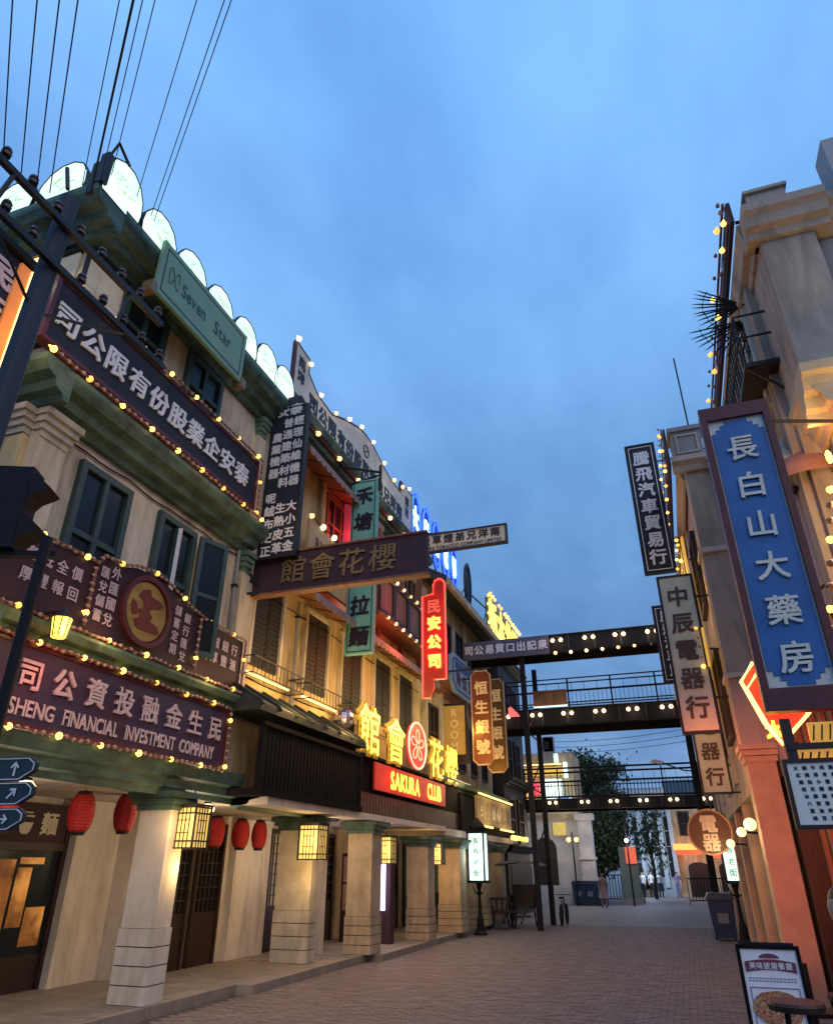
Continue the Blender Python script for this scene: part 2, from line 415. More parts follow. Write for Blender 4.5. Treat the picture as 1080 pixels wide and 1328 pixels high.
# ------------------------------------------------------------ windows, mouldings, bulbs
def window(parent, fr, w, h, mf_, mg, nx=2, ny=2, fw=.09, bar=.05, dep=.08, name='window', sill=None):
    """a framed window whose lower left corner is the frame's origin"""
    g = G(fr); g.box(0, w, 0, fw, 0, dep); g.box(0, w, h - fw, h, 0, dep); g.box(0, fw, fw, h - fw, 0, dep); g.box(w - fw, w, fw, h - fw, 0, dep)
    for i in range(1, nx): a = w * i / nx; g.box(a - bar/2, a + bar/2, fw, h - fw, .01, dep - .012)
    for j in range(1, ny): b = h * j / ny; g.box(fw, w - fw, b - bar/2, b + bar/2, .012, dep - .016)
    f = g.build(name, mf_, parent)
    iw, ih = (w - 2*fw) / nx, (h - 2*fw) / ny
    for i in range(nx):
        for j in range(ny):
            g = G(fr); g.box(fw + iw*i + .012, fw + iw*(i+1) - .012, fw + ih*j + .012, fw + ih*(j+1) - .012, .018, .03); g.build('pane', mg, f)
    return f
CORNICE = [(0, 0), (.10, 0), (.14, .12), (.26, .16), (.30, .32), (.44, .38), (.52, .56), (.52, .66), (0, .66)]
def cornice(parent, fr, length, h, d, m, name='cornice'):
    pr = [(c / .52 * d, b / .66 * h) for c, b in CORNICE]
    g = G(fr); g.profile(pr, 0, length); return g.build(name, m, parent)

def _bulbmesh(name, m, r):
    g = G(); g.lathe([(.012, -r*1.5), (.02, -r*.9), (r*.75, -r*.45), (r, 0), (r*.75, r*.55), (.003, r*.85)], 7)
    o = g.build(name, m, None, smooth=True); me = o.data; bpy.data.objects.remove(o); return me
BM = {}
def bulbmesh(kind, r):
    key = (kind, r)
    if key not in BM: BM[key] = _bulbmesh('bulb', M[{'lit': 'bulb', 'lit2': 'bulb2', 'dim': 'bulb_d', 'white': 'bulb_w', 'white2': 'bulb_w2'}[kind]], r)
    return BM[key]
def bulbs(parent, pts, step, every=5, r=.045, lit='lit', phase=2, strip=True):
    """a row of bulbs along a path of world points; one in `every` is lit"""
    pts = [Vector(p) for p in pts]; n = phase
    carry = 0.0
    for p, q in zip(pts[:-1], pts[1:]):
        L = (q - p).length; d = (q - p) / L; s = carry
        while s < L:
            on = every and n % every == 0 and random.random() > .04
            k = (lit if random.random() < .6 else lit + '2') if on else 'dim'
            rr = r * random.choice((1.3, 1.4, 1.55)) if k != 'dim' else r
            inst('bulb', bulbmesh(k, round(rr, 3)), parent, p + d * s + Vector((random.uniform(-.008, .008), 0, random.uniform(-.012, .012))))
            n += 1; s += step
        carry = s - L
    if strip:
        g = G(); g.tube([p for p in pts], .022, 5, world=True); g.build('bulb_strip', M['socket'], parent)

# ============================================================ LEFT BUILDING 1 (cream, green cornices)
XF = -7.78
b1 = T('corner_building', 'cream three-storey corner building with aged green cornices and glowing pale discs along its roof', 'building', (-11, 8.7, 0))
g = G(); g.box(-16, XF, 5.9, 11.78, 3.2, 11.5); wall1 = g.build('wall', M['plaster'], b1)
g = G(); g.box(-16, -10.4, 5.9, 11.78, 0, 3.2); g.build('back_wall', M['plaster_w'], b1)
g = G(); g.box(-10.4, XF, 5.9, 11.9, 3.0, 3.18); g.build('ceiling', M['plaster_w'], b1)
# ground floor band, cornices on street side and near end
for fr, L in ((FR_L(XF, 5.9, 0), 5.95),):
    o, r_, u_, n_ = fr
    def F(z, a=-.0): return (o + u_ * z + r_ * a, r_, u_, n_)
    cornice(b1, F(2.93), L, .5, .28, M['green'])
    cornice(b1, F(4.46), L, .29, .42, M['green_l'])
    cornice(b1, F(7.72), L - .45, .54, .52, M['green'])
    cornice(b1, F(11.05), L, .50, .62, M['green'])
    g = G(F(11.554)); g.box(0, L, 0, .10, -.3, .62); g.build('parapet', M['green_l'], b1)
fr = FR_C(-16, 5.9, 0); o, r_, u_, n_ = fr
for z, h, d, m in ((2.93, .5, .28, 'green'), (4.46, .29, .42, 'green_l'), (7.72, .54, .52, 'green'), (11.05, .50, .62, 'green')):
    cornice(b1, (o + u_ * z, r_, u_, n_), 8.22 + d, h - .004, d, M[m])
g = G((o + u_ * 11.554, r_, u_, n_)); g.box(0, 8.8, 0, .098, -.3, .62); g.build('parapet', M['green_l'], b1)
# pilasters with stepped capitals
for (ya, yb) in ((5.92, 6.42), (11.2, 11.74)):
    for (z0, z1) in ((4.78, 7.72), (8.28, 11.05)):
        if ya < 8 and z0 > 8: continue
        g = G(FR_L(XF, ya, z0)); w = yb - ya; h = z1 - z0
        g.box(0, w, 0, h - .42, .0, .12); p_ = g.build('pilaster', M['plaster'], b1)
        g = G(FR_L(XF, ya, z1 - .42))
        for i in range(4): g.box(-.03 * i, w + (.03 * i if ya < 8 else -.3), .105 * i, .105 * (i + 1) - .004, 0, .14 + .045 * i)
        g.build('capital', M['green_l'] if ya > 8 else M['stone'], b1)
g = G(FR_C(-8.35, 5.9, 4.78)); g.box(0, .55, 0, 2.50, 0, .12); g.build('pilaster', M['plaster2'], b1)  # yellower plaster puts the warm lamplight on this end face into its colour
g = G(FR_C(-8.35, 5.9, 7.3))
for i in range(4): g.box(-.03*i, .55 + .03*i, .1*i, .1*(i+1) - .004, 0, .14 + .045*i)
g.build('capital', M['stone'], b1)
# windows
for (y0, w, z0, z1) in ((6.78, 1.12, 5.15, 7.42), (6.80, 1.12, 8.9, 11.02), (8.60, 1.14, 8.9, 11.02)):
    window(b1, FR_L(XF, y0, z0), w, z1 - z0, M['win'], M['glass'], 2, 2 if z0 < 6 else 3, .11, .09, .1)
wf = window(b1, FR_L(XF, 8.62, 5.2), 1.05, 2.25, M['win'], M['glass'], 2, 2, .11, .09, .1)
# open casement leaves
fr = (Vector((XF + .12, 9.70, 5.2)), Vector((.35, .94, 0)).normalized(), Vector((0, 0, 1)), Vector((.94, -.35, 0)).normalized())
window(b1, fr, .62, 2.2, M['win'], M['glass'], 1, 2, .09, .07, .06, name='casement')
fr = (Vector((XF + .10, 9.14, 5.3)), Vector((.93, .37, 0)).normalized(), Vector((0, 0, 1)), Vector((.37, -.93, 0)).normalized())
g = G(fr); g.box(0, .06, 0, 2.0, 0, .05); g.build('casement_edge', M['letter'], b1)
# pale panelled glazing behind the pole, lit faintly
pc = mat('pale_curtained_pane', (.42, .38, .33), .6, .3, 2.5, .15, emit=.10, ecol=(1, .85, .6))
py_ = mat('warm_curtained_pane', (.5, .38, .18), .6, .2, 2.5, .15, emit=.35, ecol=(1, .75, .35))
fc = FR_C(-8.72, 5.9, 9.0); f = G(fc); f.box(0, .86, 0, .06, 0, .1); f.box(0, .86, 1.9, 1.98, 0, .1); f.box(0, .03, .0, 1.98, 0, .09); ff = f.build('window', M['iron'], b1)
for i in range(3):
    for j in range(3):
        g = G(fc); g.box(.02 + i * .28, .28 + i * .28, .075 + j * .61, .67 + j * .61, .01, .05); g.build('pane', py_ if (i, j) in ((2, 0), (1, 1)) else pc, ff)
f = G(FR_L(XF, 5.93, 9.0)); f.box(0, .8, 0, .06, 0, .1); f.box(0, .8, 1.9, 1.98, 0, .1); f.box(-.03, .0, .0, 1.98, 0, .09); ff = f.build('window', M['iron'], b1)
for i in range(3):
    for j in range(3):
        g = G(FR_L(XF, 5.95 + i * .262, 9.07 + j * .61)); g.box(.012, .25, .012, .598, .01, .05); g.build('pane', py_ if (i, j) == (1, 0) else pc, ff)
# arcade back wall: white piers and dark doors (X = -10.4 .. -9.9)
XB = -10.4
for (y0, y1) in ((10.7, 11.9), (15.0, 16.5)):
    if y0 < 12: g = G(); g.box(XB, XB + .35, y0, y1, .15, 2.99); g.build('pier', M['plaster_w'], b1)
shop_glow = mat('lit_shop_interior', (.5, .22, .07), .6, .7, 2.2, .0, emit=.0)
# shop front, glazed, with dark panes
sf = G(FR_L(XB + .1, 6.0, .15))
for a in (0, 1.55, 3.1, 4.62): sf.box(a, a + .09, 0, 2.75, 0, .1)
sf.box(.09, 4.62, 2.0, 2.12, .004, .09); sf.box(.09, 4.62, 0, .5, .004, .06); sff = sf.build('shopfront', M['wood'], b1)
gl = mat('shop_glass_reflecting', (.10, .045, .015), .15, .85, 1.3, .0, emit=.0)
for a in (.09, 1.64, 3.19):
    g = G(FR_L(XB + .1, 6.0, .15)); g.box(a, a + 1.43 + (.03 if a > 1 else 0), .5, 2.0, .02, .04); g.build('pane', M['glass'], sff)
g = G(FR_L(XB + .1, 6.0, .15)); g.box(.09, 4.62, 2.12, 2.72, .01, .07); g.build('shop_sign', M['plum'], b1)
# glowing panels over the panes, painted in for orange reflections in the glass
ad_ = mat('amber_painted_reflection', (.4, .17, .04), .5, .7, 3.0, 0, emit=.5, ecol=(1, .40, .07))
_n, _l = ad_.node_tree.nodes, ad_.node_tree.links
_t = _n.new('ShaderNodeTexCoord'); _a = _n.new('ShaderNodeTexNoise'); _a.inputs['Scale'].default_value = 1.7; _a.inputs['Detail'].default_value = 6
_r = _n.new('ShaderNodeValToRGB'); _r.color_ramp.elements[0].position = .44; _r.color_ramp.elements[0].color = (.02, .006, .002, 1); _r.color_ramp.elements[1].position = .72; _r.color_ramp.elements[1].color = (1, .42, .08, 1)
_l.new(_t.outputs['Object'], _a.inputs['Vector']); _l.new(_a.outputs[0], _r.inputs[0]); _l.new(_r.outputs[0], _n['Principled BSDF'].inputs['Emission Color'])
for (a, b, w, h) in ((.5, .62, .8, 1.2), (1.75, .62, .55, 1.30), (2.36, .62, .66, .9), (3.3, .62, .42, 1.25), (3.78, .9, .30, .85), (4.12, .62, .4, .55), (2.36, 1.6, .6, .16), (3.8, 1.80, .5, .10)):
    gi = G(FR_L(XB + .1, 6.0, .15)); gi.box(a, a + w, b, b + h, .045, .05); gi.build('reflection_panel', ad_, b1)
# bowl emblem and a character on the shop sign
frs = FR_L(XB + .17, 6.0, .15)
g = G(frs); g.prism([(3.55, 2.42), (3.85, 2.42), (3.80, 2.28), (3.75, 2.24), (3.65, 2.24), (3.60, 2.28)], .004, .02)
g.box(3.62, 3.84, 2.50, 2.53, .004, .02); g.box(3.58, 3.80, 2.56, 2.58, .004, .02); g.build('bowl_emblem', M['ivory'], b1)
chars(b1, frs, '麵', M['ivory'], 4.2, 2.42, 0, 0, .34, name='character')
chars(b1, frs, '老', M['ivory'], 3.2, 2.42, 0, 0, .34, name='character')
# lattice doors
def lattice_door(parent, fr, w, h, m=None, lit=None):
    g = G(fr); m = m or M['wood']
    g.box(0, .08, 0, h, 0, .09); g.box(w - .08, w, 0, h, 0, .09); g.box(.08, w - .08, h - .1, h, 0, .088); g.box(.08, w - .08, 0, h * .36, .01, .06)
    n = max(2, int((w - .16) / .14))
    for i in range(1, n): a = .08 + (w - .16) * i / n; g.box(a - .012, a + .012, h * .36, h - .1, .02, .05)
    for j in range(1, 7): b = h * .36 + (h * .64 - .1) * j / 7; g.box(.08, w - .08, b - .012, b + .012, .024, .055)
    d = g.build('door', m, parent)
    g = G(fr); g.box(.08, w - .08, h * .36, h - .1, 0, .014); g.build('pane', lit or M['glass'], d)
    return d
lit_pane = mat('dim_lit_door_pane', (.3, .2, .1), .3, .6, 2.5, 0, emit=.12, ecol=(1, .8, .35))
lattice_door(b1, FR_L(XB + .02, 9.75 + .97, .15), 1.0, 2.8)

# street column of the arcade, stone courses at its foot
def column(label, x0, y0, w, d, top, m, base_h=.95, group='stone columns of the left arcade', cap=True):
    t = T('arcade_column', label, 'column', ((x0 + w/2), y0 + d/2, .15), group)
    g = G(); g.box(x0, x0 + w, y0, y0 + d, .15 + base_h, top); g.build('shaft', m, t)
    n = 4; hh = base_h / n
    for i in range(n):
        e_ = .02; g = G(); g.box(x0 - e_, x0 + w + e_, y0 - e_, y0 + d + e_, .15 + hh * i + .008, .15 + hh * (i + 1) - .008); g.build('stone_course', m, t)
    g = G(); g.box(x0 - .01, x0 + w + .01, y0 - .01, y0 + d + .01, .15, .15 + base_h - .01); g.build('joint_core', M['joint'], t)
    if cap:
        g = G()
        for i in range(3): g.box(x0 - .05 - .06*i, x0 + w + .05 + .06*i, y0 - .05 - .06*i, y0 + d + .05 + .06*i, top - .27 + .09*i, top - .18 + .09*i - .003)
        g.build('capital', M['green'], t)
    return t
column('thick cream column with stone courses beside the largest lattice lantern', -8.12, 9.9, .58, .40, 2.98, M['plaster_w'])
column('cream corner column behind the direction signs at the left edge', -8.28, 5.3, .74, .7, 2.98, M['plaster_w'])

# ---- discs on the roof edge
def disc(label, fr, w, h, m=M['disc']):
    t = T('roof_disc', label, 'lit sign', fr[0], 'glowing pale green discs on the roof edge')
    pts = [(w/2 * math.cos(k * math.pi / 7) , h * .10 + h * .90 * max(0, math.sin(k * math.pi / 7)) ** .8) for k in range(8)]
    pts = [(w * .46, -.12)] + [(w * .5, h * .25)] + [(w * .47, h * .55), (w * .33, h * .85), (w * .12, h), (-w * .12, h), (-w * .33, h * .85), (-w * .47, h * .55), (-w * .5, h * .25), (-w * .46, -.12)]
    inn = [(a * .96, (b - h * .4) * .955 + h * .4) for a, b in pts]
    g = G(fr); g.prism(inn, -.03, .03); g.build('panel', m, t)
    g = G(fr); g.ring(pts, inn, -.05, .04); g.build('rim', M['iron'], t)
    g = G(fr); random.seed(int(fr[0].y * 50)); 
    for q in range(6):
        a = random.uniform(-.2, .12) * w; b = h * random.uniform(.2, .7); g.tube([(a, b, .033), (a + random.uniform(.05, .2) * w, b + random.uniform(-.1, .14), .033)], .012, 4)
    g.build('stroke', mat('pale_green_stroke', (.3, .55, .3), .5, 0, emit=.55, ecol=(.5, 1, .42)), t)
    g = G(fr); g.box(-w*.5 - .03, -w*.5 + .03, -.2, h * .55, -.2, -.08); g.tube([(-w*.5, h*.5, -.14), (0, h * .95, -.12), (w * .5, h * .5, -.14)], .025, 5); g.build('bracket', M['iron'], t)
    return t
XD = XF + .58
ys = [5.75, 6.70, 7.65, 8.60, 9.55, 10.45, 11.25]
nm = ['largest glowing roof disc, at the roof corner above the street', 'second glowing roof disc from the corner along the street', 'third glowing roof disc from the corner, above the green panel', 'fourth glowing roof disc, above the middle of the green panel', 'fifth glowing roof disc, past the middle of the green panel', 'sixth glowing roof disc, just beyond the green panel', 'last glowing roof disc before the white gable sign']
for i, y in enumerate(ys): disc(nm[i], FR_L(XD, y, 11.62), .92, .80 if i else .92)
for i, x in enumerate((-8.05, -9.15, -10.25, -11.35)):
    disc(['glowing roof disc just left of the roof corner', 'second glowing roof disc left of the roof corner', 'glowing roof disc half cut by the left picture edge', 'glowing roof disc beyond the left picture edge'][i], FR_C(x, 5.34, 11.62), 1.05, .85)

# ============================================================ LEFT BUILDING 2 (yellow, wooden balconies)
b2 = T('yellow_building', 'yellow plastered terrace with tall brown shutters and long awnings under the white gable sign', 'building', (-11, 18, 0))
g = G(); g.box(-16, XF - .05, 11.80, 22.9, 3.2, 12.2); g.build('wall', M['plaster2'], b2)
g = G(); g.box(-16, -9.6, 11.80, 22.9, 0, 3.2); g.build('back_wall', M['plaster_w'], b2)
g = G(); g.box(-9.6, -7.0, 11.9, 22.9, 2.92, 3.05); g.build('ceiling', M['plaster_w'], b2)
# roof eave under gable sign
cornice(b2, FR_L(XF - .05, 11.8, 11.75), 11.1, .5, .55, M['green'])
# tall shutters of the second storey
for i, y in enumerate((11.95, 14.3, 16.35, 18.6, 20.6)):
    w = 1.15 if i < 2 else 1.3
    g = G(FR_L(XF - .05, y, 5.6)); g.box(-.09, 0, 0, 1.85, 0, .1); g.box(w, w + .09, 0, 1.85, 0, .1); g.box(-.09, w + .09, 1.85, 1.95, 0, .1); sh = g.build('shutter', M['plaster'], b2)
    for k in range(2):
        g = G(FR_L(XF - .05, y + k * w / 2, 5.6)); g.box(.01, w/2 - .01, .0, 1.85, .0, .04); 
        for q in range(16): g.box(.06, w/2 - .06, .08 + q * .108, .15 + q * .108, .04, .058)
        g.build('leaf', M['shutter'], sh)
# flower rails with a light strip below
for (y, w) in ((11.6, 2.1), (14.05, 2.3)):
    t = T('window_rail', 'iron window rail with strip light ' + ('under the first brown shutter past the corner building' if y < 12 else 'under the second brown shutter'), 'railing', (XF, y, 5.3), 'iron window rails on the yellow wall')
    fr = FR_L(XF - .05, y, 5.3); g = G(fr)
    for b in (0, .34): g.tube([(0, b, .02), (0, b, .42), (w, b, .42), (w, b, .02)], .014, 5)
    for k in range(15): g.tube([(w * k / 14, 0, .42), (w * k / 14, .34, .42)], .009, 4)
    for k in range(5): g.tube([(0, 0, .08 * k + .02), (w, 0, .08 * k + .02)], .008, 4)
    g.build('rail', M['iron'], t)
    g = G(fr); g.box(.15, w - .15, .06, .10, .1, .14); g.build('strip_light', mat('warm_strip_light', (1, .8, .3), .4, 0, emit=5, ecol=(1, .62, .18)), t)
    light(t, fr[0] + Vector((1.0, w / 2, -.35)), 75, (1, .60, .2), .3)
# first-floor awnings with scalloped edge, red underside
def awning(label, y0, y1, z, d=.85, fall=.30):
    t = T('awning', label, 'awning', (XF, y0, z), 'scalloped cloth awnings on the yellow building')
    L = y1 - y0; k = max(4, int(L / .28)); g = G(FR_L(XF - .04, y0, z)); 
    pr = [(0, 0), (d, -fall), (d, -fall - .03), (0, -.04)]; g.profile(pr, 0, L)
    g.build('cloth', M['wood2'] if 'red' in label else mat('dusty_rose_cloth', (.16, .09, .085), .8, .3, 4, .2), t)
    g = G(FR_L(XF - .04, y0, z))
    for i in range(k):
        a0, a1 = L * i / k, L * (i + 1) / k; am = (a0 + a1) / 2
        g.prism([(a0, -fall), (a0, -fall - .12), (a0 + .05, -fall - .18), (am, -fall - .21), (a1 - .05, -fall - .18), (a1, -fall - .12), (a1, -fall)], d - .0, d + .02)
    g.build('scalloped_edge', mat('faded_pink_valance', (.24, .16, .16), .8, .3, 4, .2), t)
    g = G(FR_L(XF - .04, y0, z))
    for i in range(0, k + 1, 3): g.tube([(L * i / k, -.05, .02), (L * i / k, -fall - .02, d - .04)], .02, 5); 
    g.build('rib', M['wood'], t); return t
awning('long faded awning with red ribs above the brown shutters, below the wooden balcony', 13.1, 22.4, 7.75)
awning('red awning under the roof eave behind the dark vertical sign', 12.4, 17.2, 11.3, .8, .35)
# third storey: recessed gallery with posts, dark windows, red timber
for (y0, y1) in ((14.9, 16.3), (16.9, 18.3), (18.9, 20.3), (20.9, 22.3)):
    window(b2, FR_L(XF - .05, y0, 9.4), y1 - y0, 1.7, M['wood2'], M['glass'], 3, 2, .1, .06, .09)
for y in (12.4, 14.5, 16.6, 18.6, 20.6, 22.5):
    g = G(FR_L(XF - .05, y, 7.8)); g.box(0, .2, 0, 3.95, 0, .14); g.build('post', M['plaster2'] if y < 17 else M['wood2'], b2)
# panel balcony with lamps round it
def panel_balcony(name, label, y0, y1, z0, z1, cols, m, mp_):
    t = T(name, label, 'balcony', (XF, y0, z0))
    L = y1 - y0; H = z1 - z0; fr = FR_L(XF - .05, y0, z0); D = .62
    g = G(fr); g.box(0, L, -.12, 0, 0, D + .04); g.box(0, L, 0, H, D - .08, D - .02); g.box(0, .06, 0, H, 0, D - .08); g.box(L - .06, L, 0, H, 0, D - .08); g.build('floor', m, t)
    for i in range(cols):
        a0 = L * i / cols; a1 = L * (i + 1) / cols
        g = G(fr); g.ring([(a0 + .02, .04), (a1 - .02, .04), (a1 - .02, H - .02), (a0 + .02, H - .02)], [(a0 + .12, .14), (a1 - .12, .14), (a1 - .12, H - .12), (a0 + .12, H - .12)], D - .02, D + .04); g.build('panel_frame', mp_, t)
    o_ = fr[0]
    bulbs(t, [o_ + Vector((D + .08, .05, H + .02)), o_ + Vector((D + .08, L - .05, H + .02))], .62, 1, .042, 'white')
    bulbs(t, [o_ + Vector((D + .08, L - .05, -.05)), o_ + Vector((D + .08, .05, -.05))], .62, 1, .042, 'white')
    return t
panel_balcony('timber_balcony', 'red timber balcony with bulbs along its rails left of the red neon sign', 17.4, 22.4, 8.45, 9.7, 4, M['wood2'], M['wood'])
t = T('yellow_signboard', 'yellow board with faded red lettering behind the dark vertical sign', 'sign', (XF, 13, 8)); fr = FR_L(XF + .4, 13.2, 7.95)
g = G(fr); g.prism([(0, 0), (2.7, .0), (2.9, 1.35), (0, 1.45)], 0, .08); g.build('board', mat('ochre_board', (.5, .33, .17), .6, .2, 3, .1), t)
latin(t, fr, 'RICKSHAW', M['maroon'], .35, 2.5, .95, .30, c=.085)
g = G(fr); g.box(.95, 1.35, .15, .65, .082, .10); g.build('doorway_mark', M['maroon'], t)
bulbs(t, [fr[0] + Vector((.12, 0, 1.5)), fr[0] + Vector((.12, 2.95, 1.42)), fr[0] + Vector((.12, 2.75, 0))], .62, 1, .055, 'white')
# dark first-floor pent roof and black balcony front
pr_ = mat('dark_sheet_metal', (.032, .038, .036), .7, .5, 3, .3, spec=.2)
t = T('pent_roof', 'dark sheet-metal pent roof with raised seams above the black balcony', 'roof', (XF, 11.4, 4.4))
g = G(FR_L(XF, 11.2, 4.62)); g.profile([(0, .5), (.85, 0), (.85, -.14), (0, -.14)], 0, 5.0); g.build('sheet', pr_, t)
for k in range(8):
    g = G(FR_L(XF, 11.25 + k * .68, 4.62)); g.tube([(0, .51, .02), (0, .03, .83), (0, -.04, .88)], .035, 5); g.build('seam', pr_, t)
t = T('black_balcony', 'black slatted balcony front under the sheet-metal pent roof', 'balcony', (XF, 11.4, 3.2)); fr = FR_L(XF, 11.5, 3.15)
g = G(fr); g.box(0, 4.6, -.1, .02, 0, .84); g.box(0, 4.6, 1.1, 1.18, .72, .82); g.box(0, .08, .02, 1.1, .7, .8); g.box(4.52, 4.6, .02, 1.1, .7, .8); g.build('frame', M['matte'], t)
for k in range(30): g = G(fr); g.box(.1 + k * .147, .1 + k * .147 + .11, .02, 1.1, .735, .775); g.build('slat', M['matte'], t)
cornice(b2, FR_L(XF, 11.9, 2.86), 4.4, .3, .7, M['green'])
# fascia board of the neon club
t = T('club_fascia', 'black fascia and corner post carrying the yellow neon characters', 'fascia', (XF, 16, 3)); fr = FR_L(XF - .04, 16.1, 2.95)
g = G(fr); g.box(0, 9.4, 0, 1.45, 0, .52); g.box(0, 9.4, 1.45, 1.52, -.0, .62); g.box(0, .2, 1.52, 2.2, .2, .5); g.build('board', M['matte'], t)
g = G(fr); 
for k in range(46): g.box(.04 + k * .203, .04 + k * .203 + .17, .04, .62, .525, .55)
g.build('slat_row', M['wood'], t)
t = T('mirror_ball', 'dark reflective ball on the corner post left of the neon characters', 'ball', (XF + .35, 15.9, 5.15))
g = G((Vector((XF + .35, 15.9, 5.15)), Vector((1,0,0)), Vector((0,0,1)), Vector((0,1,0)))); rr = .26
g.lathe([(rr * math.sin(math.pi * k / 9) + .001, -rr * math.cos(math.pi * k / 9)) for k in range(10)], 14); g.build('ball', mat('mirror_facets', (.35, .3, .4), .15, .5, 14, .1, metal=.9), t)
g = G(); g.tube([(XF + .35, 15.9, 4.5), (XF + .35, 15.9, 4.92)], .04, 6, world=True); g.build('stem', M['black'], t)
# piers and columns of building 2
g = G(); g.box(-8.75, -8.15, 16.35, 16.9, .15, 2.9); g.build('pier', M['plaster_w'], b2)
column('broad pale pier left of the second lattice lantern', -8.42, 15.0, .82, .32, 2.9, M['stone'], group=None)
column('warm stone column under the third lattice lantern', -7.62, 16.9, .62, .62, 2.9, M['stone_d'], .75)
column('stone column right of the tall violet light', -7.45, 20.6, .62, .62, 2.7, M['stone_d'], .75)
column('stone column just left of the street lamp', -7.35, 23.2, .7, .7, 2.7, M['stone_d'], .75)
column('stone column behind the street lamp', -7.3, 26.2, .7, .7, 2.7, M['stone_d'], .75)
for (y0, y1) in ((14.9, 16.4), (18.2, 19.2), (20.2, 20.9)):
    g = G(); g.box(-9.6, -9.45, y0, y1, .15, 2.9); g.build('pier', M['plaster_w'], b2)
for (x_, y, lit) in ((-9.58, 13.6, None), (-9.58, 12.5, None), (-9.58, 16.5, lit_pane), (-9.58, 17.3, None), (-9.58, 19.2, None), (-9.58, 21.6, None)): lattice_door(b2, FR_L(x_, y, .15), .95, 2.6, lit=lit)
g = G(); g.box(-10.4, -9.6, 11.79, 12.4, .15, 3.0); g.build('return_wall', M['plaster_w'], b2)
for y_ in (12.6, 14.9, 17.2, 19.6): light(b2, (-6.6, y_, 5.6), 26, (1, .66, .28), .25)
# second floor slab edge toward the next building
# poster lit from inside and kiosk with violet LED
t = T('violet_light_pillar', 'tall sign pillar with a glowing violet-white arch between the stone columns', 'light', (-7.9, 19.6, .15)); fr = FR_C(-8.1, 19.4, .15)
g = G(fr); g.box(0, .62, 0, 2.35, -.3, 0); g.build('case', M['plum2'], t)
g = G(fr); g.prism([(.20, .75)] + [(.20 + .14 - .14 * math.cos(math.pi * k / 8), 2.0 + .14 * math.sin(math.pi * k / 8)) for k in range(9)] + [(.48, .75)], .01, .05); g.build('light_arch', M['led'], t)
light(t, fr[0] + Vector((.35, -.6, 1.5)), 12, (.55, .5, 1), .3)
t = T('poster_case', 'poster case with two pale panels beside the violet light pillar', 'poster', (-8.8, 19.6, .15)); fr = FR_C(-9.0, 19.6, .15)
g = G(fr); g.box(0, .85, 0, 2.1, -.1, 0); g.build('case', M['wood'], t)
for k in range(2): g = G(fr); g.box(.06, .78, .72 + .68 * k, 1.34 + .68 * k, .0, .02); g.build('poster', mat('pinkish_poster', (.3, .2, .16), .6, .3, 4, 0), t)

# ============================================================ LEFT BUILDING 3 (ochre, tiled eaves)
b3 = T('eaved_building', 'ochre building with projecting tiled eaves right of the red neon sign', 'building', (-11, 27, 0))
g = G(); g.box(-16, XF - .05, 22.92, 33.0, 3.2, 11.9); g.build('wall', M['plaster2'], b3)
g = G(); g.box(-16, -9.3, 22.92, 33, 0, 3.2); g.build('back_wall', M['stone_d'], b3)
g = G(); g.box(-9.3, -7.0, 22.92, 33, 2.8, 3.0); g.build('ceiling', M['plaster_w'], b3)
tile = mat('dark_roof_tile', (.05, .06, .055), .6, .5, 3, .2)
g = G(FR_L(XF - .05, 22.95, 11.3)); g.profile([(-1.5, 1.6), (1.0, .22), (1.0, .05), (-1.5, .9)], 0, 10.0); rf = g.build('roof', tile, b3)
g = G(FR_L(XF - .05, 22.95, 11.3)); g.box(0, 10.0, -.08, .18, .94, 1.1); g.build('gutter', M['stone_d'], b3)
for k in range(34): g = G(FR_L(XF - .05, 22.98 + k * .3, 11.3)); g.tube([(.1, 1.12, -.5), (.1, .28, 1.0)], .055, 5); g.build('tile_ridge', tile, rf)
for i, y in enumerate((23.6, 25.4, 27.2, 29.0, 30.8)):
    window(b3, FR_L(XF - .05, y, 8.6), 1.2, 2.2, M['wood'], M['glass'], 2, 2, .1, .06, .1)
    window(b3, FR_L(XF - .05, y, 5.2), 1.1, 1.9, M['wood'], M['glass'], 2, 2, .1, .06, .1)
for y in (23.1, 24.95, 26.75, 28.55, 30.35, 32.3): g = G(FR_L(XF - .05, y, 4.6)); g.box(0, .3, 0, 6.7, 0, .12); g.build('pilaster', M['plaster'], b3)
cornice(b3, FR_L(XF - .05, 22.95, 7.7), 10, .4, .55, M['wood2'])
cornice(b3, FR_L(XF - .05, 22.95, 4.25), 10, .35, .75, M['green'])
g = G(FR_L(XF - .05, 25.4, 3.0)); g.box(0, 7.5, 0, 1.2, 0, .65); g.build('fascia', M['matte'], b3)
for (y, l) in ((23.6, None), (25.2, lit_pane), (27.0, None), (28.6, lit_pane), (30.2, None)): lattice_door(b3, FR_L(-9.28, y, .15), 1.0, 2.5, lit=l)
column('stone column right of the street lamp, beside the rickshaw', -7.3, 29.2, .6, .6, 2.7, M['stone_d'], .75)
# dark four-storey block beyond
b4 = T('dark_building', 'dark timber-fronted building behind the iron bridge poles', 'building', (-11, 37, 0))
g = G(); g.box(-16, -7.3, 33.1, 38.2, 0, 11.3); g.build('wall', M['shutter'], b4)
for i in range(2):
    for j in range(3): window(b4, FR_L(-7.3, 33.7 + 2.0 * i, 2.9 + 2.7 * j), 1.2, 1.9, M['wood'], M['glass'], 2, 2, .1, .06, .1)
for z in (2.5, 5.3, 8.2, 11.0): cornice(b4, FR_L(-7.3, 33.1, z), 5.1, .3, .5, M['iron'])
for i in range(3): window(b4, FR_C(-10.6 + 1.1 * i, 33.1, 8.6), .8, 1.6, M['wood'], M['glass'], 2, 2, .1, .06, .1)
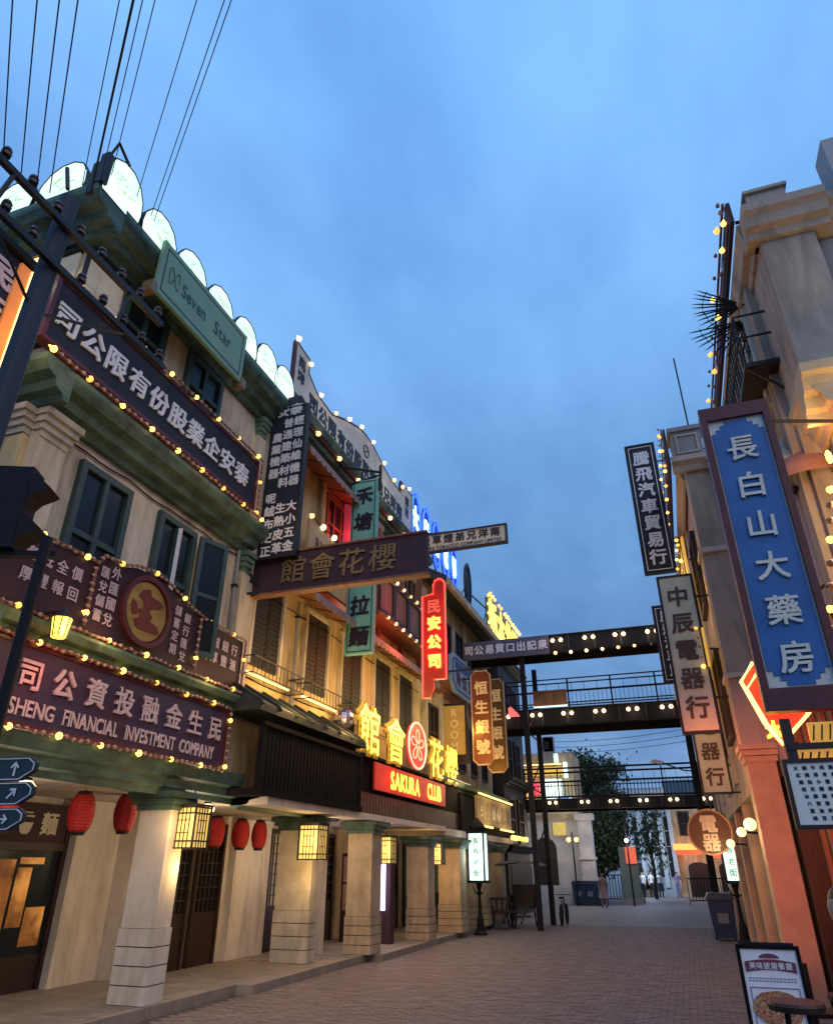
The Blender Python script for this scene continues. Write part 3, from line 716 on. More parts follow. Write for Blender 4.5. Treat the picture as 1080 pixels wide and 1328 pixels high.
# ============================================================ SIGNS ON THE LEFT
XS = XF + .62
def sc_(X): return X / -7.7
# big navy company sign, third storey
t = T('company_sign', 'long navy signboard with ten pale characters ending in 泰 above the second-storey windows', 'sign', (XF, 8, 8.7)); fr = FR_L(-7.72, 5.42, 8.68)
g = G(fr); g.box(0, 5.7, 0, 1.14, 0, .16); g.build('board', M['navy'], t)
g = G(fr); g.ring([(-.03, -.03), (5.73, -.03), (5.73, 1.17), (-.03, 1.17)], [(.04, .04), (5.66, .04), (5.66, 1.10), (.04, 1.10)], .0, .19); g.build('frame', M['maroon'], t)
chars(t, fr, '司公限有份股業企安泰', M['letter'], .31, .53, .535, 0, .46, .022, depth=.03, c=.2, jit=.08)
o_ = fr[0] + Vector((.24, 0, 0))
bulbs(t, [o_ + Vector((.25, 0, -.36)), o_ + Vector((.25, 5.70, -.36))], .14, 5, .036, phase=0)
bulbs(t, [o_ + Vector((0, 5.76, -.1)), o_ + Vector((0, 5.76, 1.20)), o_ + Vector((0, 0, 1.20))], .15, 5, .036, phase=0)
for k in range(4): light(t, o_ + Vector((.75, .5 + 1.6 * k, -.3)), 7, (1, .62, .25), .3)
# upper ornate plum sign with round emblem
t = T('ornate_sign', 'plum shop sign with a round golden emblem and small characters, edged with bulbs', 'sign', (XF, 8, 4.9)); fr = FR_L(-7.70, 5.6, 4.9)
L = 5.75
out_ = [(0, 0), (L, 0), (L, .92), (4.3, .96), (3.95, 1.04), (3.6, 1.14), (3.25, 1.24), (2.9, 1.27), (2.55, 1.24), (2.25, 1.14), (1.8, 1.12), (1.75, .98), (0, .96)]
g = G(fr); g.prism(out_, 0, .16); g.build('board', M['plum'], t)
ec = (2.89, .62); R1_, R2_ = .575, .475
circ = lambda r, c=ec, n=28: [(c[0] + r * math.cos(2*math.pi*k/n), c[1] + r * math.sin(2*math.pi*k/n)) for k in range(n)]
g = G(fr); g.ring(circ(R1_), circ(R2_ + .02), .17, .24); g.build('emblem_ring', M['maroon'], t)
g = G(fr); g.prism(circ(R2_), .165, .2); g.build('emblem_disc', mat('aged_gold_disc', (.40, .25, .07), .45, .35, 4, .2, metal=.3), t)
g = G(fr)
def blob(pts): g.prism([(ec[0] + a * .88, ec[1] + b * .88) for a, b in pts], .2, .215)
blob([(-.18, .36), (.0, .42), (.05, .30), (.28, .28), (.42, .22), (.30, .12), (.16, .10), (.05, .02), (.16, -.06), (.12, -.16), (.34, -.20), (.38, -.32), (.05, -.36), (-.22, -.34), (-.30, -.22), (-.14, -.14), (-.22, -.02), (-.08, .04), (-.12, .16), (-.26, .22)])
blob([(-.40, .12), (-.28, .06), (-.22, -.10), (-.34, -.16), (-.42, -.02)])
g.build('emblem_figure', mat('dark_red_relief', (.13, .02, .015), .5, .2, 6, .1), t)
chars(t, fr, '廉低全價', M['letter_p'], .60, .70, .27, 0, .19, .016, c=.175); chars(t, fr, '厚豐報回', M['letter_p'], .60, .40, .27, 0, .19, .016, c=.175)
chars(t, fr, '外匯國兌', M['letter_p'], 2.14, .98, 0, -.24, .19, .016, c=.175, join=True); chars(t, fr, '匯兌儲蓄', M['letter_p'], 1.92, .92, 0, -.22, .17, .016, c=.175, join=True)
chars(t, fr, '儲蓄定期', M['letter_p'], 3.68, .90, 0, -.22, .17, .016, c=.175, join=True); chars(t, fr, '銀行匯兌', M['letter_p'], 3.95, .84, 0, -.22, .17, .016, c=.175, join=True)
chars(t, fr, '信誠銀行', M['letter_p'], 4.55, .68, .3, 0, .20, .02, c=.175, join=True); chars(t, fr, '利厚豐滙', M['letter_p'], 4.55, .40, .3, 0, .20, .02, c=.175, join=True)
o_ = fr[0] + Vector((.20, 0, 0)); W_ = lambda a, b: o_ + Vector((0, a, b))
bulbs(t, [W_(a, b) for a, b in [(0, .99)] + [(1.75, 1.0), (1.8, 1.15), (2.25, 1.17), (2.55, 1.27), (2.9, 1.31), (3.25, 1.28), (3.62, 1.18), (3.98, 1.07), (4.33, .99), (L + .03, .95), (L + .03, -.05)]], .115, 7, .032, phase=1)
bulbs(t, [W_(L, -.11) + Vector((.16, 0, 0)), W_(0, -.11) + Vector((.16, 0, 0))], .115, 7, .032, phase=3)
bulbs(t, [W_(1.70, .9), W_(1.70, .02)], .115, 7, .032, phase=1); bulbs(t, [W_(4.3, .92), W_(4.3, .05)], .115, 7, .032, phase=1)
light(t, W_(2.0, -.1) + Vector((.3, 0, 0)), 7, (1, .6, .25)); light(t, W_(4.6, -.1) + Vector((.3, 0, 0)), 7, (1, .6, .25))
# lower long sign with Chinese and English
t = T('investment_sign', 'long violet-blue signboard with pink characters over English capitals, edged with bulbs', 'sign', (XF, 8, 3.4)); fr = FR_L(-7.66, 4.4, 3.46)
L = 6.65
g = G(fr); g.box(0, L, 0, .98, 0, .16); g.build('board', M['msboard'], t)
g = G(fr); g.ring([(-.03, -.03), (L + .03, -.03), (L + .03, 1.01), (-.03, 1.01)], [(.03, .03), (L - .03, .03), (L - .03, .95), (.03, .95)], 0, .18); g.build('frame', M['maroon'], t)
chars(t, fr, '司公資投融金生民', M['letter_p'], 2.22, .62, .583, 0, .37, .02, depth=.03, c=.19)
for wd_, a_, b_2 in (('MINSHENG', 1.62, 2.76), ('FINANCIAL', 2.9, 3.96), ('INVESTMENT', 4.1, 5.28), ('COMPANY', 5.4, 6.36)): latin(t, fr, wd_, M['letter_p'], a_, b_2, .21, .20, .018, c=.18, depth=.02)
o_ = fr[0] + Vector((.22, 0, 0))
bulbs(t, [o_ + Vector((0, 0, 1.02)), o_ + Vector((0, L + .03, 1.02)), o_ + Vector((0, L + .03, -.04)), o_ + Vector((0, 0, -.04))], .13, 6, .034, phase=1)
for k in range(4): light(t, o_ + Vector((.7, 1.8 + 1.4 * k, -.22)), 5, (1, .66, .25), .25)
light(t, o_ + Vector((.35, 2.35, .62)), 5, (1, .10, .08))
# green panel
t = T('green_panel', 'plain sage green panel with small serif lettering hung on the roof cornice', 'sign', (-7.2, 8, 11.5)); k_ = .93
fr = (Vector((-7.10, 6.72, 10.62)), Vector((0, 1, 0)), Vector((.0, 0, 1)).normalized(), Vector((1, 0, 0)))
w, h = 2.68, 1.18
g = G(fr); g.box(0, w, 0, h, 0, .07); g.build('board', mat('sage_green_board', (.17, .30, .21), .55, .12, 2, .06), t)
g = G(fr); g.ring([(.1, .1), (w - .1, .1), (w - .1, h - .1), (.1, h - .1)], [(.125, .125), (w - .125, .125), (w - .125, h - .125), (.125, h - .125)], .072, .078); g.build('line', M['win'], t)
latin(t, fr, 'Seven', M['win'], .62, 1.35, .58, .30, .008, c=.075); latin(t, fr, 'Star', M['win'], 1.62, 2.2, .58, .30, .008, c=.075)
g = G(fr); g.tube([(.38 + .14 * math.cos(k), .6 + .2 * math.sin(k * 2), .078) for k in [i * .5 for i in range(13)]], .008, 4); g.build('ornament', M['win'], t)
g = G(fr); g.box(w - .02, w + .14, -.1, .12, -.1, .1); g.box(-.12, .02, -.1, .12, -.1, .1); g.build('bracket', M['gold'], t)
# dark vertical sign
t = T('vertical_sign', 'tall dark hanging sign with three columns of small white characters beside the cream building', 'sign', (-7.3, 11.95, 8)); fr = FR_C(-7.52, 11.6, 7.62)
w, h = .88, 4.1
g = G(fr); g.prism([(0, 0), (w, 0), (w, h - .28), (w - .1, h - .22), (w - .2, h), (.2, h), (.1, h - .22), (0, h - .28)], 0, .14); g.build('board', M['navy'], t)
g = G(fr); g.ring([(-.015, -.015), (w + .015, -.015), (w + .015, h - .28), (-.015, h - .28)], [(.03, .03), (w - .03, .03), (w - .03, h - .32), (.03, h - .32)], .0, .16); g.build('frame', M['iron'], t)
chars(t, fr, '安泰', M['letter'], .27, h - .38, .33, 0, .30, .03, c=.15)
chars(t, fr, '經理仙維機器 大小五金', M['letter'], .70, h - .72, 0, -.315, .24, .028, c=.15)
chars(t, fr, '普通建築材料 生熟皮革', M['letter'], .44, h - .74, 0, -.315, .24, .028, c=.15)
chars(t, fr, '農業機器 呢絨布疋正', M['letter'], .18, h - 1.10, 0, -.315, .24, .028, c=.15)
g = G(); g.tube([(-7.8, 11.5, 11.45), (-7.2, 11.85, 11.3)], .03, 5, world=True); g.tube([(-7.8, 12.1, 10.0), (-7.5, 11.95, 10.0)], .03, 5, world=True); g.build('bracket', M['iron'], t)
# dark plum projecting sign
t = T('projecting_sign', 'long dark plum board with four gold characters projecting over the street', 'sign', (-5.7, 11.8, 7)); fr = FR_C(-7.68, 11.78, 6.92)
w = 3.84
g = G(fr); g.box(0, w, 0, .84, 0, .16); g.build('board', M['plum2'], t)
g = G(fr); g.box(-.02, w + .02, -.05, 0, -.02, .2); g.box(-.02, w + .02, .84, .88, -.02, .2); g.build('edge', M['wood2'], t)
for i, ch in enumerate('館會花櫻'): 
    g = G(fr); put_glyph(g, ch, .95 + .66 * i, .43, .56, .008, c=.19, depth=.05, jit=.06); g.build('character', M['gold'], t)
g = G(); 
g.tube([(-7.8, 11.7, 7.75), (-6.9, 11.95, 7.62)], .03, 5, world=True); g.tube([(-7.85, 11.3, 7.6), (-7.45, 11.7, 7.0)], .035, 5, world=True); g.tube([(-7.85, 11.35, 6.9), (-7.4, 11.75, 7.6)], .035, 5, world=True); g.tube([(-7.85, 11.3, 6.85), (-7.3, 11.78, 6.98)], .035, 5, world=True); g.tube([(-7.85, 11.3, 7.55), (-7.3, 11.78, 7.7)], .035, 5, world=True)
g.build('bracket', M['iron'], t)
# white curved gable sign
t = T('gable_sign', 'long white signboard with a curved bulb-lined top edge standing on the yellow building roof', 'sign', (-7.5, 16, 12)); fr = FR_L(-7.55, 12.0, 12.0)
top = [(0, 1.95), (.72, 1.90), (.75, 1.45), (1.3, 1.15), (2.2, 1.12), (3.2, 1.55), (4.1, 1.86), (4.6, 1.92), (5.2, 1.86), (6.1, 1.6), (6.8, 1.48), (7.7, 1.5), (7.75, 1.95), (8.8, 1.92)]
bot = [(8.8, 0), (0, 0)]
g = G(fr); g.prism(top + bot, 0, .12); g.build('board', mat('ivory_gable_board', (.52, .49, .42), .6, .2, 2, .1), t)
g = G(fr); g.tube([(a, b + .02, .08) for a, b in top], .06, 6); g.tube([(0, .02, .1), (8.8, .02, .1)], .05, 5); g.tube([(0, 0, .08), (0, 1.95, .08)], .06, 5); g.tube([(8.8, 0, .08), (8.8, 1.9, .08)], .06, 5); g.build('rim', M['maroon'], t)
chars(t, fr, '司公限有份股草煙弟兄洋南', M['ink'], 1.1, .72, .585, .0, .50, .035, c=.13, depth=.02)
latin(t, fr, 'NANYANG BROTHERS TOBACCO COMPANY LIMITED', M['ink'], 1.0, 7.6, .26, .17, .02, c=.13)
chars(t, fr, '南洋', M['ink'], .36, 1.5, 0, -.45, .36, .035, c=.13); chars(t, fr, '煙草', M['ink'], 8.3, 1.45, 0, -.45, .36, .035, c=.13)
g = G(fr); c_ = [(4.6 + .2 * math.cos(k * .5236), 1.35 + .2 * math.sin(k * .5236), .13) for k in range(12)]; g.tube(c_, .02, 5, closed=True); g.tube([(4.45, 1.27, .13), (4.75, 1.43, .13)], .018, 5); g.build('round_mark', M['ink'], t)
o_ = fr[0] + Vector((.18, 0, 0))
bulbs(t, [o_ + Vector((0, a, b + .08)) for a, b in top], .95, 1, .05, 'white', strip=False)
bulbs(t, [o_ + Vector((0, 0.1, -.02)), o_ + Vector((0, 8.7, -.02))], 1.3, 1, .05, 'white', strip=False)
for k in range(2): light(t, o_ + Vector((.9, 2 + 4 * k, .5)), 12, (1, .85, .6))
g = G(fr)
for a in (1, 3, 5, 7): g.tube([(a, .1, -.05), (a, .1, -1.0), (a, 1.4, -.02)], .03, 5)
g.build('strut', M['iron'], t)
# teal sign
t = T('teal_sign', 'tall teal hanging sign with black brush characters behind the plum board', 'sign', (-6.8, 15.5, 8)); fr = FR_C(-7.25, 15.5, 6.6)
w, h = .76, 4.95
g = G(fr); g.box(0, w, 0, h, 0, .14); g.build('board', M['teal'], t)
g = G(fr); g.ring([(.05, .05), (w - .05, .05), (w - .05, h - .05), (.05, h - .05)], [(.07, .07), (w - .07, .07), (w - .07, h - .07), (.07, h - .07)], .142, .15); g.build('line', M['ink'], t)
chars(t, fr, '禾塘阿記拉麵', M['ink'], w/2, h - .5, 0, -.80, .50, .035, c=.15, jit=.1)
g = G(); g.tube([(-7.9, 14.9, 12.0), (-6.4, 15.45, 11.75)], .04, 5, world=True); g.tube([(-7.9, 15.2, 11.3), (-6.45, 15.5, 11.72)], .03, 5, world=True); g.tube([(-7.0, 15.45, 11.5), (-7.0, 15.45, 11.9)], .025, 5, world=True); g.tube([(-6.45, 15.45, 11.2), (-6.45, 15.45, 12.0)], .045, 5, world=True); g.build('bracket', M['iron'], t)
# ivory projecting sign
t = T('tobacco_sign', 'long ivory board with black characters and small English line projecting above the plum board', 'sign', (-6, 19, 11)); fr = FR_C(-7.7, 19.0, 10.7)
w = 4.04
g = G(fr); g.box(0, w, 0, .60, 0, .14); g.build('board', M['ivory'], t)
g = G(fr); g.ring([(-.02, -.02), (w + .02, -.02), (w + .02, .62), (-.02, .62)], [(.03, .03), (w - .03, .03), (w - .03, .57), (.03, .57)], 0, .17); g.build('frame', M['ink'], t)
chars(t, fr, '限有份股草煙弟兄洋南', M['ink'], .32, .39, .375, 0, .29, .03, c=.15)
latin(t, fr, 'NANYANG BROTHERS TOBACCO COMPANY LIMITED', M['ink'], .2, 3.9, .12, .11, .015, c=.15)
g = G(); g.tube([(-7.9, 19.0, 11.5), (-5.4, 18.98, 11.36)], .03, 5, world=True); g.build('bracket', M['iron'], t)
# red neon sign
t = T('red_neon_sign', 'upright red neon sign with stepped outline and glowing orange characters', 'sign', (-5.9, 18.5, 8)); fr = FR_C(-6.24, 18.5, 6.95)
w, h = .70, 2.42
outl = [(0, -.85), (0, h - .28), (.34, h - .22), (.34, h + .05), (.39, h + .18), (.52, h + .24), (.64, h + .18), (w, h + .05), (w, -.35), (.34, -.35), (.34, -.60), (.24, -.85)]
g = G(fr); g.prism(outl[::-1], -.09, 0); g.build('box', mat('deep_red_sheet', (.20, .015, .012), .5, .2, 3, .05), t)
g = G(fr); g.tube([(a, b, .03) for a, b in outl[:9]], .028, 6); g.build('neon_tube', M['neon_r'], t)
g = G(fr); g.tube([(a, b, .03) for a, b in outl[8:] + outl[:1]], .022, 6); g.build('faint_glow_tube', mat('faint_glow_red_tube', (.5, .15, .12), .4, 0, emit=.3, ecol=(1, .1, .05)), t)  # unlit stretch of tube, given a faint red glow of its own
chars(t, fr, '民', mat('unlit_character', (.4, .2, .15), .5, 0), .35, h - .6, 0, 0, .40, .04, c=.02)
chars(t, fr, '安公司', M['neon_o'], .35, h - 1.12, 0, -.56, .38, .035, c=.03, depth=.03)
chars(t, fr, '安公司', M['neon_r'], .35, h - 1.12, 0, -.56, .43, .05, c=.012, depth=.0)
for k in range(3): light(t, fr[0] + Vector((.4, -.5, .3 + .8 * k)), 16, (1, .07, .03), .2)
light(t, fr[0] + Vector((-.35, -.3, .6)), 30, (1, .09, .03), .2)
# half-hidden second red neon
t = T('narrow_red_neon', 'narrow pink-red neon strip sign left of the teal sign', 'sign', (-7, 16.4, 10)); fr = FR_C(-7.72, 15.9, 8.95)
g = G(fr); g.box(0, .42, 0, 2.45, -.1, 0); g.build('box', mat('pink_sheet', (.35, .1, .12), .5, .2, 3, .05, emit=.15, ecol=(1, .1, .2)), t)
g = G(fr)
for a in (.3, .38): g.tube([(a, .05, .03), (a, 2.35, .03)], .03, 5)
g.build('neon_tube', M['neon_r'], t); light(t, fr[0] + Vector((.3, -.3, 1.2)), 12, (1, .08, .08), .2)
# blue neon ovals on the roof edge
for i, y in enumerate((21.4, 22.65, 23.9, 25.15, 26.4, 27.65)):
    litd = True
    if i == 5: y = 28.6; litd = False
    t = T('neon_oval', ('oval blue neon roof sign, ' + ['nearest of five', 'second of five', 'third of five', 'fourth of five, beside the red neon top', 'fifth of five'][i]) if litd else 'dark unlit oval roof sign past the blue neon ovals', 'neon sign', (-7.7, y, 12.1), 'oval signs on the roof edge')
    fr = FR_L(-7.5, y, 13.35); a_, b_2 = .5, 1.05
    el = lambda k, q=1: [(a_ * k * math.cos(2*math.pi*j/20), b_2 * k * math.sin(2*math.pi*j/20)) for j in range(20)]
    g = G(fr); g.prism(el(.97), -.05, 0); g.build('plate', mat('blue_grey_plate', (.03, .06, .16), .5, .2, 3, 0) , t)
    for k in (1.0, .84): g = G(fr); g.tube([(p, q, .04) for p, q in el(k)], .032, 5, closed=True); g.build('neon_ring', M['neon_b'] if litd else M['iron'], t)
    ch = '大光明電影院'[i]
    chars(t, fr, ch, M['neon_bw'] if litd else M['iron'], 0, 0, 0, 0, .86, .06, sx=.7, c=.03, depth=.03)
    g = G(fr); g.tube([(-.1, -1.0, 0), (-.1, -1.6, 0)], .03, 5); g.tube([(0, 0, -.05), (0, -1.2, -.8)], .025, 5); g.build('strut', M['iron'], t)
    if litd: light(t, fr[0] + Vector((.3, 0, 0)), 9, (.08, .2, 1), .3)
# yellow neon club characters
t = T('club_neon_sign', 'row of big yellow neon outlined characters round a red flower disc', 'neon sign', (-7.2, 20, 4.5)); fr = FR_L(-7.16, 16.1, 4.42)
def neonchar(ch, a, w):
    g = G(fr); put_glyph(g, ch, a, .62, 1.15, .06, sx=w / 1.15, c=0, depth=.05); g.build('character_back', mat('dim_gold_channel', (.30, .20, .03), .5, 0, emit=.10, ecol=(1, .55, .04)), t)
    g = G(fr); put_glyph(g, ch, a, .62, 1.15, .006, sx=w / 1.15, c=.06); g.build('neon_tube', M['neon_y'], t)
for ch, a, w in (('館', .72, 1.3), ('會', 2.62, 1.35), ('花', 6.35, 1.45), ('櫻', 8.0, 1.4)): neonchar(ch, a, w)
cc = (4.45, .75)
def ell(k): return [(cc[0] + .80 * k * math.cos(2*math.pi*j/28), cc[1] + .66 * k * math.sin(2*math.pi*j/28)) for j in range(28)]
g = G(fr); g.prism(ell(1), -.04, .02); g.build('flower_disc', mat('red_lit_disc', (.5, .02, .02), .5, 0, emit=.7, ecol=(1, .05, .04)), t)
g = G(fr); g.tube([(a, b, .05) for a, b in ell(1)], .032, 6, closed=True); g.build('neon_ring', mat('pink_white_neon', (1, .7, .6), .4, 0, emit=1.5, ecol=(1, .34, .22)), t)
for k in range(5):
    a0 = math.pi/2 + k * 2 * math.pi / 5; pts = []
    for j in range(9):
        q = -1 + j / 4; rr_ = .62 * (1 - .55 * abs(q) ** 2.2) if abs(q) < 1 else .12; an = a0 + q * .5
        pts.append((cc[0] + .92 * rr_ * math.cos(an), cc[1] + .74 * rr_ * math.sin(an), .05))
    g = G(fr); g.tube(pts, .022, 5, closed=True); g.build('petal_tube', mat('rose_neon', (1, .2, .1), .4, 0, emit=2.4, ecol=(1, .22, .12)), t)
for k, p in enumerate((1.2, 3.6, 6.0, 8.4)): light(t, fr[0] + Vector((.9, p, 1.75)), 42, (1, .74, .2), .3)
t = T('club_name_sign', 'glowing red box with yellow neon words under the flower disc', 'neon sign', (-7.2, 20, 3.8)); fr = FR_L(-7.19, 17.3, 3.66)
g = G(fr); g.box(0, 6.1, 0, .66, 0, .05); g.build('board', mat('red_glow_board', (.5, .02, .015), .5, .5, 1.0, 0, emit=.06, ecol=(1, .02, .015)), t)
latin(t, fr, 'SAKURA', mat('yellow_red_neon', (1, .6, .1), .4, 0, emit=3.2, ecol=(1, .42, .04)), 1.1, 3.5, .33, .44, .03, c=.07); latin(t, fr, 'CLUB', MATS['yellow_red_neon'], 4.2, 5.6, .33, .44, .03, c=.07)
for p in (1, 3, 5): light(t, fr[0] + Vector((.45, p, .3)), 9, (1, .03, .02), .15)
# yellow bulb sign on the far roof
t = T('yellow_roof_sign', 'glowing yellow bulb-lit roof sign at the far end of the tiled eaves', 'neon sign', (-7.7, 36, 12)); fr = FR_L(-7.6, 32.8, 12.35)
g = G(fr); g.prism([(0, 0), (8.2, 1.2), (8.2, 2.1), (6, 2.15), (3, 2.15), (.5, 2.2), (0, 1.9)], -.1, 0); g.build('board', mat('olive_board', (.12, .12, .05), .5, .2, 3, .05), t)
for i, ch in enumerate('新大公司'):
    g = G(fr); put_glyph(g, ch, 1.2 + 1.9 * i, 1.25, 1.5, .05, sx=1.1, c=.03, depth=.02); g.build('character', M['neon_y'], t)
bulbs(t, [fr[0] + Vector((.08, a, b)) for a, b in ((0, .05), (0, 1.95), (.5, 2.25), (8.2, 2.25), (8.2, 1.2), (0, .05))], .5, 1, .07, 'lit', strip=False)
light(t, fr[0] + Vector((.8, 3, 1)), 40, (1, .75, .2), .4)
g = G(fr); g.tube([(.1, .2, -.1), (.1, -.6, -1)], .05, 5); g.tube([(0, 1.2, 0), (-3.0, .9, 0)], .04, 5); g.tube([(-.2, 1.1, 0), (-1.2, 0, 0)], .03, 5); g.build('strut', M['iron'], t)
# blue six-sided sign beyond the red neon
t = T('hexagonal_sign', 'pale blue signboard with cut corners under the tiled eaves', 'sign', (-7.3, 28, 9)); fr = FR_L(-7.2, 24.6, 8.1)
pts = [(0, .0), (0, .95), (.4, 1.15), (4.2, 1.15), (4.6, .95), (4.6, -.1), (4.2, -.35), (.5, -.35)]
g = G(fr); g.prism(pts, -.1, 0); g.build('board', mat('pale_blue_board', (.22, .30, .40), .5, .15, 3, .05), t)
cx_ = 2.3; cy_ = .4; inn = [(cx_ + (a - cx_) * .9, cy_ + (b - cy_) * .82) for a, b in pts]; inn2 = [(cx_ + (a - cx_) * .86, cy_ + (b - cy_) * .74) for a, b in pts]
g = G(fr); g.ring(inn, inn2, .0, .02); g.box(.6, 4.0, .62, .88, .0, .018); g.build('border', mat('deep_blue_band', (.03, .07, .2), .5, .1, 3, 0), t)
chars(t, fr, '司公運輸', M['maroon'], .95, .25, .9, 0, .55, .04, c=.02)
# gilded hanging boards
for k, (X0, Y0, Z0, lab) in enumerate(((-6.42, 24.5, 5.05, 'red-brown hanging board with four gilded characters and a pale border, left of two'), (-6.25, 25.9, 4.95, 'bronze hanging board with four gilded characters and a pale border, right of two'))):
    t = T('gilded_board', lab, 'sign', (X0 + .4, Y0, Z0), 'pair of gilded hanging boards'); fr = FR_C(X0, Y0, Z0); w, h = .72, 3.25 + .1 * k
    c_ = .16; pts = [(c_, 0), (w - c_, 0), (w, c_), (w, h - c_), (w - c_, h), (c_, h), (0, h - c_), (0, c_)]
    g = G(fr); g.prism(pts, -.12, 0); g.build('board', mat(('red_bronze_board', 'bronze_board')[k], ((.20, .055, .02), (.17, .09, .02))[k], .4, .25, 2, .1, metal=.2), t)
    g = G(fr); g.tube([(a, b, .01) for a, b in pts], .025, 5, closed=True); g.build('border', mat('pale_gilding', (.5, .36, .22), .4, .1, 6, .1), t)
    chars(t, fr, '恒生銀號', mat('glowing_gilding', (.75, .52, .25), .35, .1, 6, .1, emit=.1, ecol=(1, .6, .25)), w / 2, h - .62, 0, -.68, .46, .03, c=.02, depth=.015)  # gilt characters given a faint emission, so light is put into the gilding
    g = G(); g.tube([(X0 - 1.4, Y0 + .06, Z0 + h + .1), (X0 + w, Y0 + .06, Z0 + h + .1)], .035, 5, world=True); g.build('hanging_rod', M['iron'], t)
    light(t, fr[0] + Vector((.3, -.7, -.2)), 22, (1, .6, .25), .2)
t = T('room_sign', 'golden lit vertical sign with four round latin letters in a wooden frame', 'sign', (-7.2, 23.8, 5)); fr = FR_C(-7.78, 25.4, 5.55)
g = G(fr); g.box(-.04, .92, -.3, 1.85, -.25, 0); g.build('frame', M['wood'], t)
g = G(fr); g.box(.04, .84, .0, 1.75, .01, .05); g.build('panel', mat('warm_gold_panel', (.45, .28, .07), .5, .2, 3, .05, emit=.10, ecol=(1, .55, .1)), t)
for i, ch in enumerate('ROOM'): chars(t, fr, ch, MATS['glowing_gilding'], .44, 1.5 - .4 * i, 0, 0, .27, .03, c=.06)
# yellow lit boards of the lower far arcade
t = T('lit_name_board', 'tan name board between two yellow light tubes above the street lamp', 'sign', (-7, 30, 3.3)); fr = FR_L(-7.08, 27.3, 3.35)
g = G(fr); g.box(0, 5.9, 0, 1.0, -.1, 0); g.build('board', mat('tan_board', (.38, .26, .12), .6, .2, 3, .1), t)
chars(t, fr, '司公織染記興', M['gold'], .7, .5, .9, 0, .62, .03, c=.012)
g = G(fr); g.tube([(0, 1.06, .08), (5.9, 1.06, .08)], .035, 6); g.tube([(0, -.06, .08), (2.0, -.06, .08)], .035, 6); g.tube([(3.4, -.06, .08), (5.9, -.06, .08)], .035, 6); g.build('light_tube', M['neon_w'], t)
light(t, fr[0] + Vector((.6, 1.5, .5)), 22, (1, .7, .25), .3); light(t, fr[0] + Vector((.6, 4.4, .5)), 22, (1, .7, .25), .3)
t = T('eave_lights', 'row of small warm lights on the far canopy edge behind the rickshaw', 'lights', (-7, 34, 2.6))
bulbs(t, [(-6.7, 31.5, 3.02), (-6.7, 34.5, 3.02)], .42, 1, .07, 'lit')
t = T('strip_lamp', 'pinkish strip light on the canopy right of the neon characters', 'light', (-7.2, 26, 4.6))
g = G(); g.box(-7.22, -7.14, 24.2, 26.6, 4.55, 4.63); g.build('strip_light', M['bulb_w'], t); light(t, (-6.9, 25.4, 4.3), 24, (1, .7, .35), .3)
# street vertical panel sign at far left
t = T('edge_neon_sign', 'navy sign with yellow neon edge tube cut by the left picture edge', 'sign', (-7.7, 4.5, 8)); fr = FR_L(-7.72, 3.75, 7.1)
g = G(fr); g.box(0, 1.32, 0, 2.55, -.1, 0); g.build('board', M['navy'], t)
g = G(fr); g.box(1.14, 1.32, 0, 2.5, .002, .05); g.build('lit_edge', mat('orange_lit_edge', (.5, .16, .04), .5, .2, 2, 0, emit=.35, ecol=(1, .28, .05)), t)
g = G(fr); g.tube([(1.34, .05, .06), (1.34, 2.48, .06)], .035, 6); g.build('neon_tube', M['neon_w'], t)
chars(t, fr, '民生金融', M['letter_p'], .92, 2.15, 0, -.55, .46, .035, c=.012); chars(t, fr, '股份公司', M['letter_p'], .40, 2.15, 0, -.55, .46, .035, c=.012)
g = G(fr); g.box(-.1, 1.4, 2.56, 2.66, -.1, .1); g.build('top_bar', M['black'], t)
light(t, fr[0] + Vector((.5, 1.3, 1.3)), 9, (1, .6, .15), .2)
t = T('flood_lamp', 'small white flood lamp under the left roof cornice', 'light', (-8, 4.9, 10)); g = G(); g.box(-8.12, -7.98, 5.3, 5.62, 10.16, 10.24); g.build('lamp_head', M['neon_w'], t); g = G(); g.box(-8.16, -7.94, 5.26, 5.66, 10.24, 10.32); g.tube([(-8.05, 5.5, 10.3), (-8.05, 5.9, 10.5)], .02, 5, world=True); g.build('housing', M['iron'], t)
light(t, (-8.05, 5.4, 10.0), 18, (1, .8, .5), .1)

